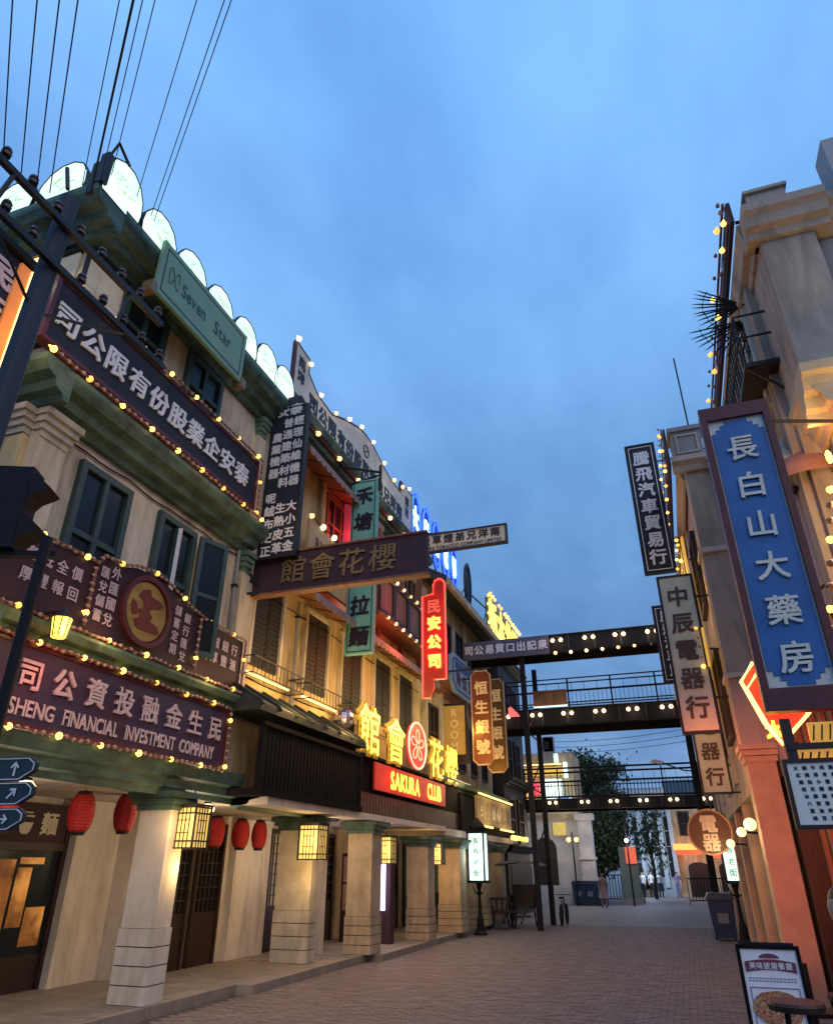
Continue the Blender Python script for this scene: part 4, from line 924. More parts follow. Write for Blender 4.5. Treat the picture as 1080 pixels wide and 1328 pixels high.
# ============================================================ lanterns under the arcade
def lattice_lantern(label, x, y, ztop, w=.36, h=.58, power=16):
    t = T('lattice_lantern', label, 'lantern', (x, y, ztop), 'square lattice lanterns hanging along the arcade')
    g = G(); g.box(x - w/2 + .02, x + w/2 - .02, y - w/2 + .02, y + w/2 - .02, ztop - h, ztop - .03); g.build('shade', M['paper'], t)
    g = G(); e = .012
    for sx_ in (-1, 1):
        for sy_ in (-1, 1): g.box(x + sx_*w/2 - .014, x + sx_*w/2 + .014, y + sy_*w/2 - .014, y + sy_*w/2 + .014, ztop - h - .03, ztop)
    for zz in (ztop - h - .02, ztop - .03, ztop - h + .08, ztop - .12):
        g.box(x - w/2, x + w/2, y - w/2 - .008, y - w/2 + .012, zz, zz + .022); g.box(x + w/2 - .012, x + w/2 + .008, y - w/2, y + w/2, zz, zz + .022); g.box(x - w/2, x + w/2, y + w/2 - .01, y + w/2 + .01, zz, zz + .022); g.box(x - w/2 - .01, x - w/2 + .01, y - w/2, y + w/2, zz, zz + .022)
    for k in (-.25, -.08, .08, .25):
        g.box(x + k*w - .005, x + k*w + .005, y - w/2 - .006, y - w/2 + .01, ztop - h, ztop); g.box(x + w/2 - .01, x + w/2 + .006, y + k*w - .005, y + k*w + .005, ztop - h, ztop)
    for zz in (.36, .66): g.box(x - .25*w, x + .25*w, y - w/2 - .007, y - w/2 + .01, ztop - h*zz, ztop - h*zz + .012); g.box(x + w/2 - .01, x + w/2 + .007, y - .25*w, y + .25*w, ztop - h*zz, ztop - h*zz + .012)
    g.box(x - w/2 - .02, x + w/2 + .02, y - w/2 - .02, y + w/2 + .02, ztop, ztop + .03); g.build('frame', M['iron'], t)
    g = G(); g.tube([(x, y, ztop), (x, y, ztop + .25)], .012, 5, world=True); g.build('chain', M['iron'], t)
    light(t, (x + .1, y - w/2 - .3, ztop - h/2), power * .7, (1, .62, .24), .2)
    light(t, (x, y, ztop - h - .3), power * .9, (1, .62, .24), .2)
lattice_lantern('largest square lattice lantern, on the nearest arcade column', -7.42, 10.3, 2.78, .42, .60, 18)
lattice_lantern('second square lattice lantern, by the broad pale pier', -7.4, 14.6, 2.72, .45, .66, 24)
lattice_lantern('third square lattice lantern, above the warm stone column', -7.3, 18.6, 2.62, .42, .62, 24)
lattice_lantern('fourth and smallest square lattice lantern, right of the violet light', -7.1, 22.3, 2.55, .38, .56, 24)
def red_lantern(label, x, y, ztop, r=.2, h=.5):
    t = T('red_lantern', label, 'lantern', (x, y, ztop), 'red cloth lanterns under the arcade')
    fr = (Vector((x, y, ztop)), Vector((1,0,0)), Vector((0,0,1)), Vector((0,1,0)))
    g = G(fr); pr = []
    for k in range(25):
        q = k / 24; rr_ = r * (.62 + .38 * math.sin(math.pi * q) ** .6) * (1 + (.03 if k % 2 else -.01)); pr.append((rr_, -h + h * q))
    g.lathe(pr, 16); g.build('shade', M['red'], t, smooth=False)
    g = G(fr); g.lathe([(r*.5, -h - .05), (r*.62, -h)], 12); g.lathe([(r*.62, 0), (r*.5, .05)], 12); g.build('cap', M['wood'], t)
    g = G(); g.tube([(x, y, ztop), (x, y, ztop + .3)], .008, 4, world=True); g.build('cord', M['iron'], t)
    g = G(fr); put_glyph(g, '麵', -.0, -h/2, .2, .03, c=-r - .012 ); 
    return t
red_lantern('big red lantern by the shop sign with the bowl emblem', -8.6, 9.15, 2.9, .19, .52)
red_lantern('red lantern just left of the nearest arcade column', -8.75, 10.30, 2.98, .18, .54)
red_lantern('red lantern half behind the largest lattice lantern', -9.1, 12.3, 2.8, .19, .56)
red_lantern('red lantern, first in the open after the largest lattice lantern', -9.0, 13.35, 2.8, .19, .52)
red_lantern('red lantern, second after the largest lattice lantern', -9.0, 14.3, 2.8, .19, .52)
red_lantern('red lantern nearest the broad pale pier', -8.9, 14.9, 2.8, .17, .52)
red_lantern('red lantern cut by the direction signs', -8.9, 8.0, 2.85, .2, .5)
for (x, y, lab) in ((-7.9, 7.35, 'beside the direction signs'), (-7.85, 11.3, 'above the largest lattice lantern'), (-8.0, 15.6, 'above the second lattice lantern')):
    t = T('ceiling_lamp', 'small bright ceiling spot lamp ' + lab, 'lamp', (x, y, 2.9), 'ceiling spot lamps of the arcade')
    g = G((Vector((x, y, 2.78)), Vector((1,0,0)), Vector((0,0,1)), Vector((0,1,0)))); g.lathe([(.12, 0), (.13, .05), (.07, .12)], 12); g.build('bulb', M['bulb_w'], t)
    g = G((Vector((x, y, 2.9)), Vector((1,0,0)), Vector((0,0,1)), Vector((0,1,0)))); g.lathe([(.08, 0), (.05, .05)], 10); g.build('socket', M['iron'], t)
    light(t, (x, y, 2.45), 34, (1, .76, .5), .15)
# hanging coach lamp in front of the ornate sign
t = T('coach_lamp', 'small glowing yellow coach lamp in front of the ornate plum sign', 'lamp', (-7.2, 6.45, 4.6)); c3 = at(79, 812, X=-7.05)
g = G((c3, Vector((1,0,0)), Vector((0,0,1)), Vector((0,1,0)))); g.lathe([(.085, -.15), (.12, .10)], 8); g.build('glass', M['neon_y'], t)
g = G((c3, Vector((1,0,0)), Vector((0,0,1)), Vector((0,1,0)))); g.lathe([(.135, .10), (.05, .20), (.01, .25)], 8)
for k in range(8): q = k * math.pi / 4; g.tube([(.09*math.cos(q), -.16, .09*math.sin(q)), (.125*math.cos(q), .11, .125*math.sin(q))], .010, 4)
g.tube([(0, .2, 0), (-.7, .2, 0)], .02, 5); g.build('frame', M['iron'], t); light(t, c3 + Vector((.25, 0, -.05)), 14, (1, .7, .2), .1)

# ============================================================ utility pole with cross-arms and wires
PX, PY = -6.05, 4.15
t = T('utility_pole', 'thick dark utility pole with two insulator cross-arms in front of the cream building', 'pole', (PX, PY, 0))
g = G(); g.tube([(PX, PY, 0), (PX, PY, 4.7), (PX, PY, 9.35)], [.14, .125, .11], 12, world=True); g.build('shaft', mat('blue_black_pole', (.02, .028, .05), .7, .3, 6, .2, streak=.2), t)
za, zb = 8.72, 8.1
for z, y0, y1 in ((za, 2.7, 5.9), (zb, 2.9, 6.1)):
    g = G(); g.box(PX + .11, PX + .18, y0, y1, z + .02, z + .10); arm = g.build('crossarm', M['iron'], t)
    for k in range(9):
        y = y0 + .12 + k * (y1 - y0 - .24) / 8
        if abs(y - PY) < .15: continue
        g = G((Vector((PX + .15, y, z + .1)), Vector((1,0,0)), Vector((0,0,1)), Vector((0,1,0)))); g.lathe([(.018, 0), (.018, .05), (.055, .05), (.06, .09), (.035, .11), (.055, .13), (.04, .17), (.01, .19)], 8); g.build('insulator', mat('brown_porcelain', (.05, .03, .03), .25, .2, 10, 0), arm)
g = G()
for y in (3.3, 5.2): g.tube([(PX + .15, y - .05, zb + .05), (PX + .15, y + .05, za + .05)], .028, 5, world=True)
g.tube([(PX + .15, 3.2, zb), (PX, PY, zb - .6)], .02, 5, world=True); g.tube([(PX + .15, 5.3, zb), (PX, PY, zb - .6)], .02, 5, world=True); g.build('brace', M['iron'], t)
wd = -Vector((-.95, .77, .115)).normalized()
tops = ((15, 5, 200, 'first overhead wire from the left picture edge'), (45, 28, 225, 'second overhead wire from the left'), (74, 48, 243, 'third overhead wire from the left'), (97, 65, 250, 'fourth overhead wire from the left, alone before the gap'),
        (152, 107, 228, 'thin overhead wire just left of the thick cable'), (166, 118, 240, 'thick black overhead cable'), (178, 128, 235, 'thin overhead wire just right of the thick cable'), (200, 145, 215, 'overhead wire ending at the roof corner bracket'), (250, 178, 243, 'lone overhead wire over the first roof disc'), (285, 196, 268, 'left wire of the close pair over the roof discs'), (291, 200, 275, 'right wire of the close pair over the roof discs'))
for i, (u0, u1, v1, lab) in enumerate(tops):
    if i < 4: p = at(u1, v1, X=PX + .15)
    else: p = at(u1, v1 + 12, X=-7.0)
    q = at(u0, 0, Y=p.y - 2.4) if False else None
    # the wire leaves the anchor along the common direction towards the far side of the street
    e_ = p + wd * 16; mid = p + wd * 8 - Vector((0, 0, .12))
    w_ = T('overhead_wire', lab, 'wire', tuple(p), 'overhead wires crossing above the street')
    g = G(); g.tube([p + wd * 16 * s_ - Vector((0, 0, .5 * s_ * (1 - s_))) for s_ in [k / 12 for k in range(13)]], .016 if i == 5 else .007, 5, world=True); g.build('cable', M['black'], w_)
t = T('roof_corner_bracket', 'black iron bracket standing on the roof corner between two glowing discs', 'bracket', (-7.2, 5.4, 12.3))
g = G(); g.box(-7.28, -7.12, 5.26, 5.38, 11.62, 12.3); g.tube([(-7.2, 5.32, 12.25), (-7.18, 5.42, 12.75), (-7.14, 5.7, 12.5)], .03, 5, world=True); g.tube([(-7.75, 5.22, 11.6), (-7.9, 5.2, 12.15)], .035, 5, world=True); g.build('frame', M['iron'], t)

# traffic light with visors and the direction signs on its thin pole
TX, TY = -4.72, 4.0
t = T('traffic_light', 'black traffic light seen from behind with jutting visors at the left edge', 'traffic light', (TX, TY, 0))
g = G(); g.tube([(TX, TY, 0), (TX, TY, 4.4)], .045, 8, world=True); g.build('pole', M['black'], t)
bx = TX - .52
g = G((Vector((bx, TY, 4.35)), Vector((.92, .39, 0)), Vector((0, 0, 1)), Vector((.39, -.92, 0)))); g.box(-.17, .15, 0, .80, -.11, .11); g.box(-.12, .5, -.05, 0, -.04, .04); g.build('housing', M['black'], t)
for k, (z, s_) in enumerate(((4.38, 1.0), (4.78, 1.0))):
    g = G((Vector((bx, TY, z)), Vector((.92, .39, 0)), Vector((0, 0, 1)), Vector((.39, -.92, 0)))); g.prism([(.14, 0), (.14, .24), (.17, .31), (.34, .16), (.30, .13), (.20, .08)], -.11, .11); g.build('visor', M['black'], t); g = G(g.fr); g.prism([(-.16, 0), (-.16, .30), (-.20, .38), (-.42, .20), (-.37, .17), (-.22, .10)], -.11, .11); g.build('visor', M['black'], t)
t = T('direction_signs', 'three dark direction plates with white borders and arrows on the thin pole', 'sign', (TX, TY, 2))
n_ = Vector((.12, -.99, 0)).normalized(); r_ = Vector((.99, .12, 0)).normalized()
for k, (v0, v1, ue, ang) in enumerate(((982, 1012, 54, 90), (1014, 1044, 50, 45), (1048, 1077, 38, 0))):
    pt = at(ue, v0, Y=TY - .09); pb = at(ue, v1, Y=TY - .09); h = pt.z - pb.z
    fr = (Vector((pt.x, TY - .09, pb.z)), r_, Vector((0, 0, 1)), n_); L = .95
    pts = [(-L, 0), (-.10, 0), (0, h * .42), (0, h * .75), (-.05, h), (-L, h)]
    g = G(fr); g.prism(pts, 0, .03); pl = g.build('plate', mat('dark_teal_plate', (.015, .03, .04), .4, .2, 4, 0), t)
    cx_ = -.45; cy_ = h / 2; f_ = lambda s1, s2: [(cx_ + (a - cx_) * s1, cy_ + (b - cy_) * s2) for a, b in pts]
    g = G(fr); g.ring(f_(.97, .92), f_(.955, .84), .031, .036); g.build('border', M['letter'], pl)
    g = G(fr); a0 = R(ang); ca, sa = math.cos(a0), math.sin(a0); c0_, c1_ = -.16, h * .5; s_ = h * .30
    def rt(x, y): return (c0_ + (x * ca - y * sa) * s_, c1_ + (x * sa + y * ca) * s_)
    g.prism([rt(-1, -.14), rt(.2, -.14), rt(.2, -.0), rt(-1, .14)][:4] if False else [rt(-1, -.13), rt(.75, -.13), rt(.75, .13), rt(-1, .13)], .031, .037)
    g.prism([rt(1.05, 0), rt(.25, .75), rt(.05, .55), rt(.6, 0)], .0375, .039); g.prism([rt(1.05, 0), rt(.6, 0), rt(.05, -.55), rt(.25, -.75)], .0375, .039); g.build('arrow', M['letter'], pl)
    chars(pl, fr, ('民國風情街', '電影大道', '老城廣場')[k], M['letter'], -.36 - .0, h * .60, -.085, 0, .075, .03, c=.033, join=True)
# ============================================================ RIGHT SIDE
# ---- near building 1 (grey-beige, spiked iron balcony)
XR = 2.25
r1 = T('grey_corner_building', 'tall beige-grey corner building with heavy cornice at the upper right', 'building', (6, 10, 0))
g = G(); g.box(XR, 12, 7.3, 13.6, 0, 9.0); g.build('wall', M['plaster_d'], r1)
g = G(); g.box(2.02, XR - .004, 7.9, 13.6, 4.2, 9.0); g.build('street_wall', M['plaster_r'], r1)
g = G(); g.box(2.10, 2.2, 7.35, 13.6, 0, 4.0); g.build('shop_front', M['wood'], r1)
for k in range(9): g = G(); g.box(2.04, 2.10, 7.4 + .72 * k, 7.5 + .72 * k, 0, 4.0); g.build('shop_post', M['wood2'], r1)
fr = FR_C(XR, 7.3, 0); o, r_, u_, n_ = fr
g = G(); g.box(2.02, 2.62, 7.12, 7.9, 6.7, 8.78); g.build('pilaster', M['plaster_r'], r1)
def Fc(z, x=0): return (Vector((x + .06, 7.3, z - .2)), r_, u_, n_)
g = G(Fc(8.98, 2.0)); g.profile([(.18, 0), (.24, .0), (.26, .10), (.34, .14), (.36, .28), (.42, .34), (.42, .46), (0, .46), (0, 0)], -.18, .74); g.build('cornice', M['plaster_r'], r1)
g = G(Fc(8.98, 2.74)); g.profile([(.02, 0), (.08, .0), (.1, .10), (.2, .14), (.22, .28), (.3, .34), (.3, .46), (0, .46), (0, 0)], 0, 8); g.build('cornice', M['plaster_r'], r1)
g = G(FR_R(2.04, 13.6, 8.78)); g.profile([(0, 0), (.06, 0), (.08, .1), (.16, .14), (.18, .28), (.20, .34), (.20, .458), (-.1, .458), (-.1, 0)], 0, 6.4); g.build('cornice', M['plaster_r'], r1)
g = G(); g.box(2.0, 2.45, 7.05, 7.7, 9.245, 9.55); g.box(1.97, 2.48, 7.01, 7.74, 9.55, 9.60); g.build('parapet_block', M['plaster_r'], r1)
g = G(); g.box(2.47, 12, 7.3, 7.6, 9.244, 9.6); g.build('parapet', M['plaster_d'], r1)
g = G(); g.box(2.95, 3.9, 6.9, 7.29, 9.245, 10.0); g.build('parapet_block', mat('pale_parapet', (.40, .40, .42), .8, .1, 2, .1), r1)
# ledge and lit cornice below
g = G(); g.box(2.45, 8, 6.95, 7.3, 6.80, 6.86); g.build('ledge', M['plaster_w'], r1)
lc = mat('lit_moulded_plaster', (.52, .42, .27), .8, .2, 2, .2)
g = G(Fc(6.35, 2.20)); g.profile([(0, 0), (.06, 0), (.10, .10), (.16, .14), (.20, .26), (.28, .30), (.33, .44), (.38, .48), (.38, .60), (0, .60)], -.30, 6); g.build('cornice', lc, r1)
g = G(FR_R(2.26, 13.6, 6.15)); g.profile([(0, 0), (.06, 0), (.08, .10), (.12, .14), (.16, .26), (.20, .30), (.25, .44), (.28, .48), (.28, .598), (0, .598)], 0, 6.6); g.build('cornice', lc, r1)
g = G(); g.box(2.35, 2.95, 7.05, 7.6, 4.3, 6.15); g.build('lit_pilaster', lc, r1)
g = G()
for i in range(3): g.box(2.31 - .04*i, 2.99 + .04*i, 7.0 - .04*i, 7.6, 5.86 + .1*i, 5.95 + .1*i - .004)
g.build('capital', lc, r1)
g = G(); g.box(2.1, 3.1, 6.98, 7.29, 4.0, 4.3); g.build('lamp_shelf', M['plaster_w'], r1)
# dark shop recess, posts
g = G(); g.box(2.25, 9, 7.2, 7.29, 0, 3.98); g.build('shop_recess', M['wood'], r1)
# street-side details of building 1
for (y, z) in ((8.2, 7.2), (10.0, 7.2), (11.8, 7.2), (8.2, 4.4), (10.0, 4.4), (11.8, 4.4)): window(r1, FR_R(2.02, y + 1.1, z), 1.0, 1.6, M['plaster_w'], M['glass'], 2, 2, .12, .07, .14)
for y in (7.6, 9.5, 11.3): g = G(); g.box(1.92, 2.02, y + .4, y + .7, 4.2, 8.98); g.build('pilaster', M['plaster_r'], r1)
# triangular hood
g = G(FR_R(2.02, 8.9, 6.2)); g.prism([(0, 0), (.9, 0), (.45, .5)], 0, .25); g.build('window_hood', M['plaster_w'], r1)
for z in (4.15,): cornice(r1, FR_R(XR, 13.6, z), 6.3, .3, .35, M['plaster_r'])
light(r1, (2.25, 6.55, 5.0), 70, (1, .60, .20), .1); light(r1, (2.9, 6.5, 4.9), 70, (1, .60, .20), .1)
# wall lamp and bulbs on the lit pilaster
t = T('wall_lamp', 'bright yellow wall lamp at the foot of the lit pilaster, right picture edge', 'lamp', (2.3, 6.9, 4.9)); c3 = at(1074, 592, Y=6.9)
g = G((c3, Vector((1,0,0)), Vector((0,0,1)), Vector((0,1,0)))); g.lathe([(.02, -.07), (.03, -.03), (.03, .03), (.01, .07)], 8); g.build('bulb', M['bulb'], t); g = G(); g.tube([c3 + Vector((0, .02, -.12)), c3 + Vector((.1, .25, -.2))], .015, 5, world=True); g.build('arm', M['iron'], t)
t = T('bulb_garland', 'garland of small bulbs and dark leaves hanging at the right picture edge', 'garland', (1.75, 6.8, 4))
pp = [at(1076, v, Y=6.85) for v in (635, 655, 675, 700, 730, 760, 790, 815)]
for i, p in enumerate(pp): inst('bulb', bulbmesh('lit' if i % 3 == 0 else 'dim', .04), t, p)
g = G(); random.seed(3)
for k in range(260):
    c_ = Vector((random.uniform(1.55, 2.6), random.uniform(6.75, 7.05), random.uniform(3.2, 4.2))); d1 = Vector((random.gauss(0, 1), random.gauss(0, 1), random.gauss(0, 1))).normalized() * .05; d2 = Vector((random.gauss(0, 1), random.gauss(0, 1), random.gauss(0, 1))).normalized() * .03
    q = len(g.v); g.v += [c_ - d1, c_ + d2, c_ + d1, c_ - d2]; g.f.append([q, q+1, q+2, q+3])
g.build('leaf_mass', mat('dark_leaf', (.04, .05, .03), .7, .3, 5, 0), t, kind='stuff')
t = T('shell_awning', 'orange-lit half-dome awning right of the blue sign', 'awning', (1.9, 7.5, 5.3)); cen = at(1052, 628, Y=8.2)
g = G(); nn = 12; rr_ = .48
rows = []
for i in range(6):
    ph = i * math.pi / 10
    for j in range(nn + 1):
        th = math.pi * j / nn; g.v.append(cen + Vector((-rr_ * math.sin(ph + .0) * .9 if False else -math.cos(th) * rr_ * math.cos(ph), -math.sin(th) * rr_ * .8 * math.cos(ph), rr_ * .85 * math.sin(ph))))
for i in range(5):
    for j in range(nn): a = i * (nn + 1) + j; g.f.append([a, a + 1, a + nn + 2, a + nn + 1])
g.build('canopy', mat('salmon_canvas', (.40, .20, .13), .7, .2, 3, .1), t, smooth=True); g = G(); g.box(cen.x - .48, cen.x + .8, cen.y - .02, cen.y + .1, cen.z - .05, cen.z); g.build('rail', M['iron'], t); light(t, cen + Vector((-.1, -.9, .15)), 5, (1, .35, .15), .1)
# spiked iron balcony
t = T('spiked_balcony', 'black iron balcony with fans of barbed spikes against the sky', 'balcony', (1.9, 8.3, 7))
for (cen, nv, n0, n1, L) in ((at(962, 395, X=1.9), 11, 146, 218, .66), (Vector((1.95, 8.5, 8.75)), 15, 186, 292, .80)):
    for k in range(nv):
        an = R(n0 + (n1 - n0) * k / (nv - 1)) + random.uniform(-.02, .02)
        d = Vector((math.cos(an), -.12 + random.uniform(-.05, .05), math.sin(an))).normalized()
        g = G(); g.tube([cen + d * .08, cen + d * (L - .1), cen + d * L], [.014, .010, .002], 5, world=True)
        sd = d.cross(Vector((0, 1, 0))) * .03; pz = cen + d * (L * .80); g.tube([pz - sd - d * .02, pz, pz + sd - d * .02], .007, 4, world=True)
        g.build('spike', M['iron'], t)
    g = G(); g.tube([cen + Vector((math.cos(R(n0 + (n1 - n0) * j / 10)), -.1, math.sin(R(n0 + (n1 - n0) * j / 10)))) * L * .5 for j in range(11)], .012, 5, world=True); g.tube([cen, cen + Vector((.5, .1, -.1))], .02, 5, world=True); g.build('fan_hoop', M['iron'], t)
g = G(); g.box(1.62, 2.2, 7.75, 9.9, 7.42, 7.48)
for k in range(14): y = 7.78 + k * .16; g.tube([(1.64, y, 7.48), (1.64, y, 8.25)], .012, 4, world=True)
for z in (7.9, 8.25): g.tube([(2.2, 7.78, z), (1.64, 7.78, z), (1.64, 9.88, z), (2.2, 9.88, z)], .018, 5, world=True)
g.tube([(1.66, 7.8, 7.42), (2.2, 8.0, 7.0)], .02, 5, world=True); g.build('railing', M['iron'], t)
# bulb-edged sign boards along the right roofline, seen nearly end on
def edge_sign(label, X, y0, y1, z0, z1, ny, m, text='', step=.5, tcol=None):
    t = T('edge_on_sign', label, 'sign', (X, y0, z0), 'bulb-lined signs along the right roofline')
    g = G(); g.box(X, X + .05, y0, y1, z0, z1); g.build('board', m, t)
    g = G(); g.tube([(X - .03, y0, z0), (X - .03, y1, z0), (X - .03, y1, z1), (X - .03, y0, z1)], .018, 5, world=True, closed=True); g.build('rim', M['maroon'], t)
    for z in (z0, z1): bulbs(t, [(X - .09, y0, z), (X - .09, y1, z)], step / 2, 3, .03, 'lit', strip=False)
    bulbs(t, [(X - .09, y0, z0), (X - .09, y0, z1)], .2, 2, .03, 'lit', strip=False)
    if text: chars(t, FR_R(X - .02, y1, z0), text, tcol or M['letter'], (y1 - y0) * .12, (z1 - z0) / 2, (y1 - y0) * .76 / max(1, len(text) - 1), 0, (z1 - z0) * .6, .03)
    g = G(); 
    for y in (y0 + .2, y1 - .2): g.tube([(X + .1, y, (z0 + z1) / 2), (X + .9, y, (z0 + z1) / 2 - .1)], .025, 5, world=True)
    g.build('strut', M['iron'], t); return t
edge_sign('long plum sign seen end on with bulbs against the sky, topmost at the upper right', 1.78, 7.15, 14.8, 9.27, 9.62, 3, M['plum'], '司公業實華中', .9)
edge_sign('gilded sign seen end on with bulb rows above the pale green hanging sign', 1.02, 14.9, 20.5, 10.2, 11.2, 3, M['plum'], '行商南江', .5)
edge_sign('lower gold-lit sign seen end on behind the pale green hanging sign', 1.0, 15.4, 22, 7.6, 8.6, 3, M['goldpanel'], '號銀昌永', .4)
edge_sign('small gold-lit sign seen end on beside the beige pillar', 1.02, 14.9, 19.5, 5.5, 6.3, 3, M['goldpanel'], '號寶大', .4)
light(r1, (.7, 15.5, 7.6), 22, (1, .66, .2), .2); light(r1, (.7, 15.2, 5.6), 22, (1, .66, .2), .2)
# ---- big blue pharmacy sign
t = T('pharmacy_sign', 'big bright blue hanging sign with six white characters in a maroon frame', 'sign', (1.15, 6.6, 3)); fr = FR_C(.835, 6.6, 3.07)
w, h = .635, 3.06
g = G(fr); g.box(0, w, 0, h, -.14, 0); g.build('board', M['maroon'], t)
g = G(fr); g.ring([(-.01, -.01), (w + .01, -.01), (w + .01, h + .01), (-.01, h + .01)], [(.055, .18), (w - .055, .18), (w - .055, h - .14), (.055, h - .14)], 0, .06); g.build('frame', M['maroon'], t)
g = G(fr); g.box(.056, w - .056, .18, h - .14, .004, .012); g.build('pale_ground', M['silver'], t)
A0, A1, B0, B1 = .075, w - .075, .20, h - .16; s1 = .045
st = [(A0, B0 + 3*s1), (A0 + s1, B0 + 3*s1), (A0 + s1, B0 + 2*s1), (A0 + 2*s1, B0 + 2*s1), (A0 + 2*s1, B0 + s1), (A0 + 3*s1, B0 + s1), (A0 + 3*s1, B0)]
pts = st + [(A0 + A1 - a, b) for a, b in st[::-1]]; pts = pts + [(a, B0 + B1 - b) for a, b in pts[::-1]]
g = G(fr); g.prism(pts, .013, .022); g.build('blue_field', M['blue'], t)
chars(t, fr, '長白山大藥房', M['silver'], w / 2, h - .50, 0, -.425, .265, .016, c=.045, depth=.022, jit=.04)
g = G(); g.tube([(1.5, 6.62, 5.9), (2.5, 6.9, 5.86)], .018, 6, world=True); g.tube([(1.42, 6.62, 3.4), (2.4, 6.95, 3.4)], .018, 6, world=True); g.build('rod', M['iron'], t)
# diamond neon behind / under it
t = T('diamond_neon_sign', 'red and gold diamond sign with white-yellow neon edges peeping out under the blue sign', 'neon sign', (1.0, 7.2, 2.6)); Yd = 7.0
P_ = [at(975, 860, Y=Yd), at(960, 885, Y=Yd), at(990, 938, Y=Yd), at(1013, 966, Y=Yd), at(1048, 925, Y=Yd), at(1062, 860, Y=Yd)]
pl = [(p.x, p.z) for p in P_]; fr = (Vector((0, Yd, 0)), Vector((1, 0, 0)), Vector((0, 0, 1)), Vector((0, -1, 0)))
g = G(fr); g.prism(pl, -.08, 0); g.build('plate', mat('red_lit_plate', (.5, .04, .02), .5, 0, emit=.9, ecol=(1, .05, .02)), t)
g = G(fr); g.tube([(a, b, .03) for a, b in pl], .017, 6); cx_, cy_ = 1.02, 2.98; g.tube([(cx_ + (a - cx_) * .88, cy_ + (b - cy_) * .84, .03) for a, b in pl], .014, 6); g.build('neon_tube', M['neon_w'], t)
chars(t, fr, '大', M['neon_y'], P_[3].x - .03, P_[3].z + .13, 0, 0, .14, .05, c=.02)
for p_ in ((.95, 6.75, 2.55), (1.05, 7.6, 3.0)): light(t, p_, 16, (1, .16, .04), .08)
sp = bpy.data.lights.new('added_neon_spill', 'SPOT'); sp.energy = 900; sp.color = (1, .22, .07); sp.spot_size = R(46); sp.spot_blend = .8; sp.shadow_soft_size = .2  # added spot, aimed at the pillar to carry the neon's orange light
so_ = bpy.data.objects.new('added_neon_spill', sp); COL.objects.link(so_); so_.parent = t; so_.location = Vector((.95, 7.7, 3.1)) - origin_of(t); so_.rotation_euler = (Vector((1.7, 14, 2.6)) - Vector((.95, 7.7, 3.1))).to_track_quat('-Z', 'Y').to_euler()
# yellow panels, menu board
fr = FR_C(1.03, 6.6, 2.66)
t = T('yellow_poster_strip', 'pair of yellow-orange striped menu panels under the blue sign', 'sign', (1.3, 6.6, 2.7))
yp = mat('orange_yellow_lit_panel', (.6, .3, .05), .5, .6, 6, 0, emit=.35, ecol=(1, .5, .08))
g = G(fr); g.box(.08, 1.2, .14, .30, 0, .03); g.build('panel', yp, t)
g = G(fr); g.box(-.04, 1.2, -.04, .09, 0, .03); g.build('panel', yp, t)
g = G(fr); random.seed(5)
for k in range(18): a = .1 + k * .06; g.tube([(a, .16, .033), (a + .03, .28, .033)], .006, 4); g.tube([(a - .13, -.02, .033), (a - .10, .07, .033)], .007, 4)
g.build('slanting_stroke', M['wood'], t, kind='stuff')
g = G(fr); g.box(-.1, 1.3, .09, .14, -.02, .05); g.box(-.12, -.04, -.1, .34, -.02, .04); g.build('frame', M['wood'], t)
t = T('menu_board', 'white menu board with rows of small black writing at the right edge', 'menu', (1.2, 6.5, 2.2)); fr = FR_C(.875, 6.5, 2.19)
g = G(fr); g.box(0, .75, 0, .45, 0, .03); g.build('board', mat('off_white_board', (.72, .72, .68), .6, .1, 3, .05), t)
g = G(fr); g.ring([(-.03, -.03), (.78, -.03), (.78, .48), (-.03, .48)], [(0, 0), (.75, 0), (.75, .45), (0, .45)], -.02, .045); g.build('frame', M['wood'], t)
rows_ = ['大碗牛肉麵', '紅燒排骨飯', '鍋貼小籠包', '桂花糖藕', '冰鎮酸梅湯', '八寶飯', '蔥油拌麵', '綠豆沙']
for i, s_ in enumerate(rows_): chars(t, fr, s_, M['ink'], .06 + .008 * i, .41 - .052 * i, .062, 0, .030, .04, c=.032, join=True)
# ---- near building 2 with orange-lit corner pillar
r2 = T('orange_pillar_building', 'beige building on the right whose street pillar glows orange', 'building', (4, 18, 0))
g = G(); g.box(1.32, 10, 14.5, 30, 3.3, 10.2); g.build('wall', M['plaster_r'], r2)
g = G(); g.box(2.6, 10, 14.5, 30, 0, 3.3); g.build('back_wall', M['stone_d'], r2)
op = mat('warm_beige_pillar', (.52, .36, .24), .8, .2, 2, .25)
g = G(); g.box(1.28, 1.74, 14.0, 14.6, 0, 3.55); g.build('pillar', op, r2)
for k in range(3): g = G(); g.box(1.24 - .03*k, 1.78 + .03*k, 13.96 - .03*k, 14.6, 3.55 + .1*k, 3.64 + .1*k); g.build('capital', op, r2)
g = G(); g.box(1.26, 2.2, 14.1, 14.6, 3.86, 9.55); g.build('wall_pier', M['plaster_r'], r2)
g = G(); g.box(1.20, 2.3, 14.02, 14.7, 5.05, 5.13); g.box(1.20, 2.3, 14.02, 14.7, 7.6, 7.7); g.build('string_course', M['plaster_w'], r2)
g = G(FR_C(1.14, 14.1, 9.5)); g.profile([(0, 0), (.1, 0), (.14, .12), (.24, .2), (.24, .32), (0, .32)], -.12, 2); g.build('cornice', M['plaster_r'], r2)
g = G(FR_R(1.26, 30, 9.5)); g.profile([(0, 0), (.05, 0), (.08, .12), (.16, .2), (.16, .318), (0, .318)], 0, 15.6); g.build('cornice', M['plaster_r'], r2)
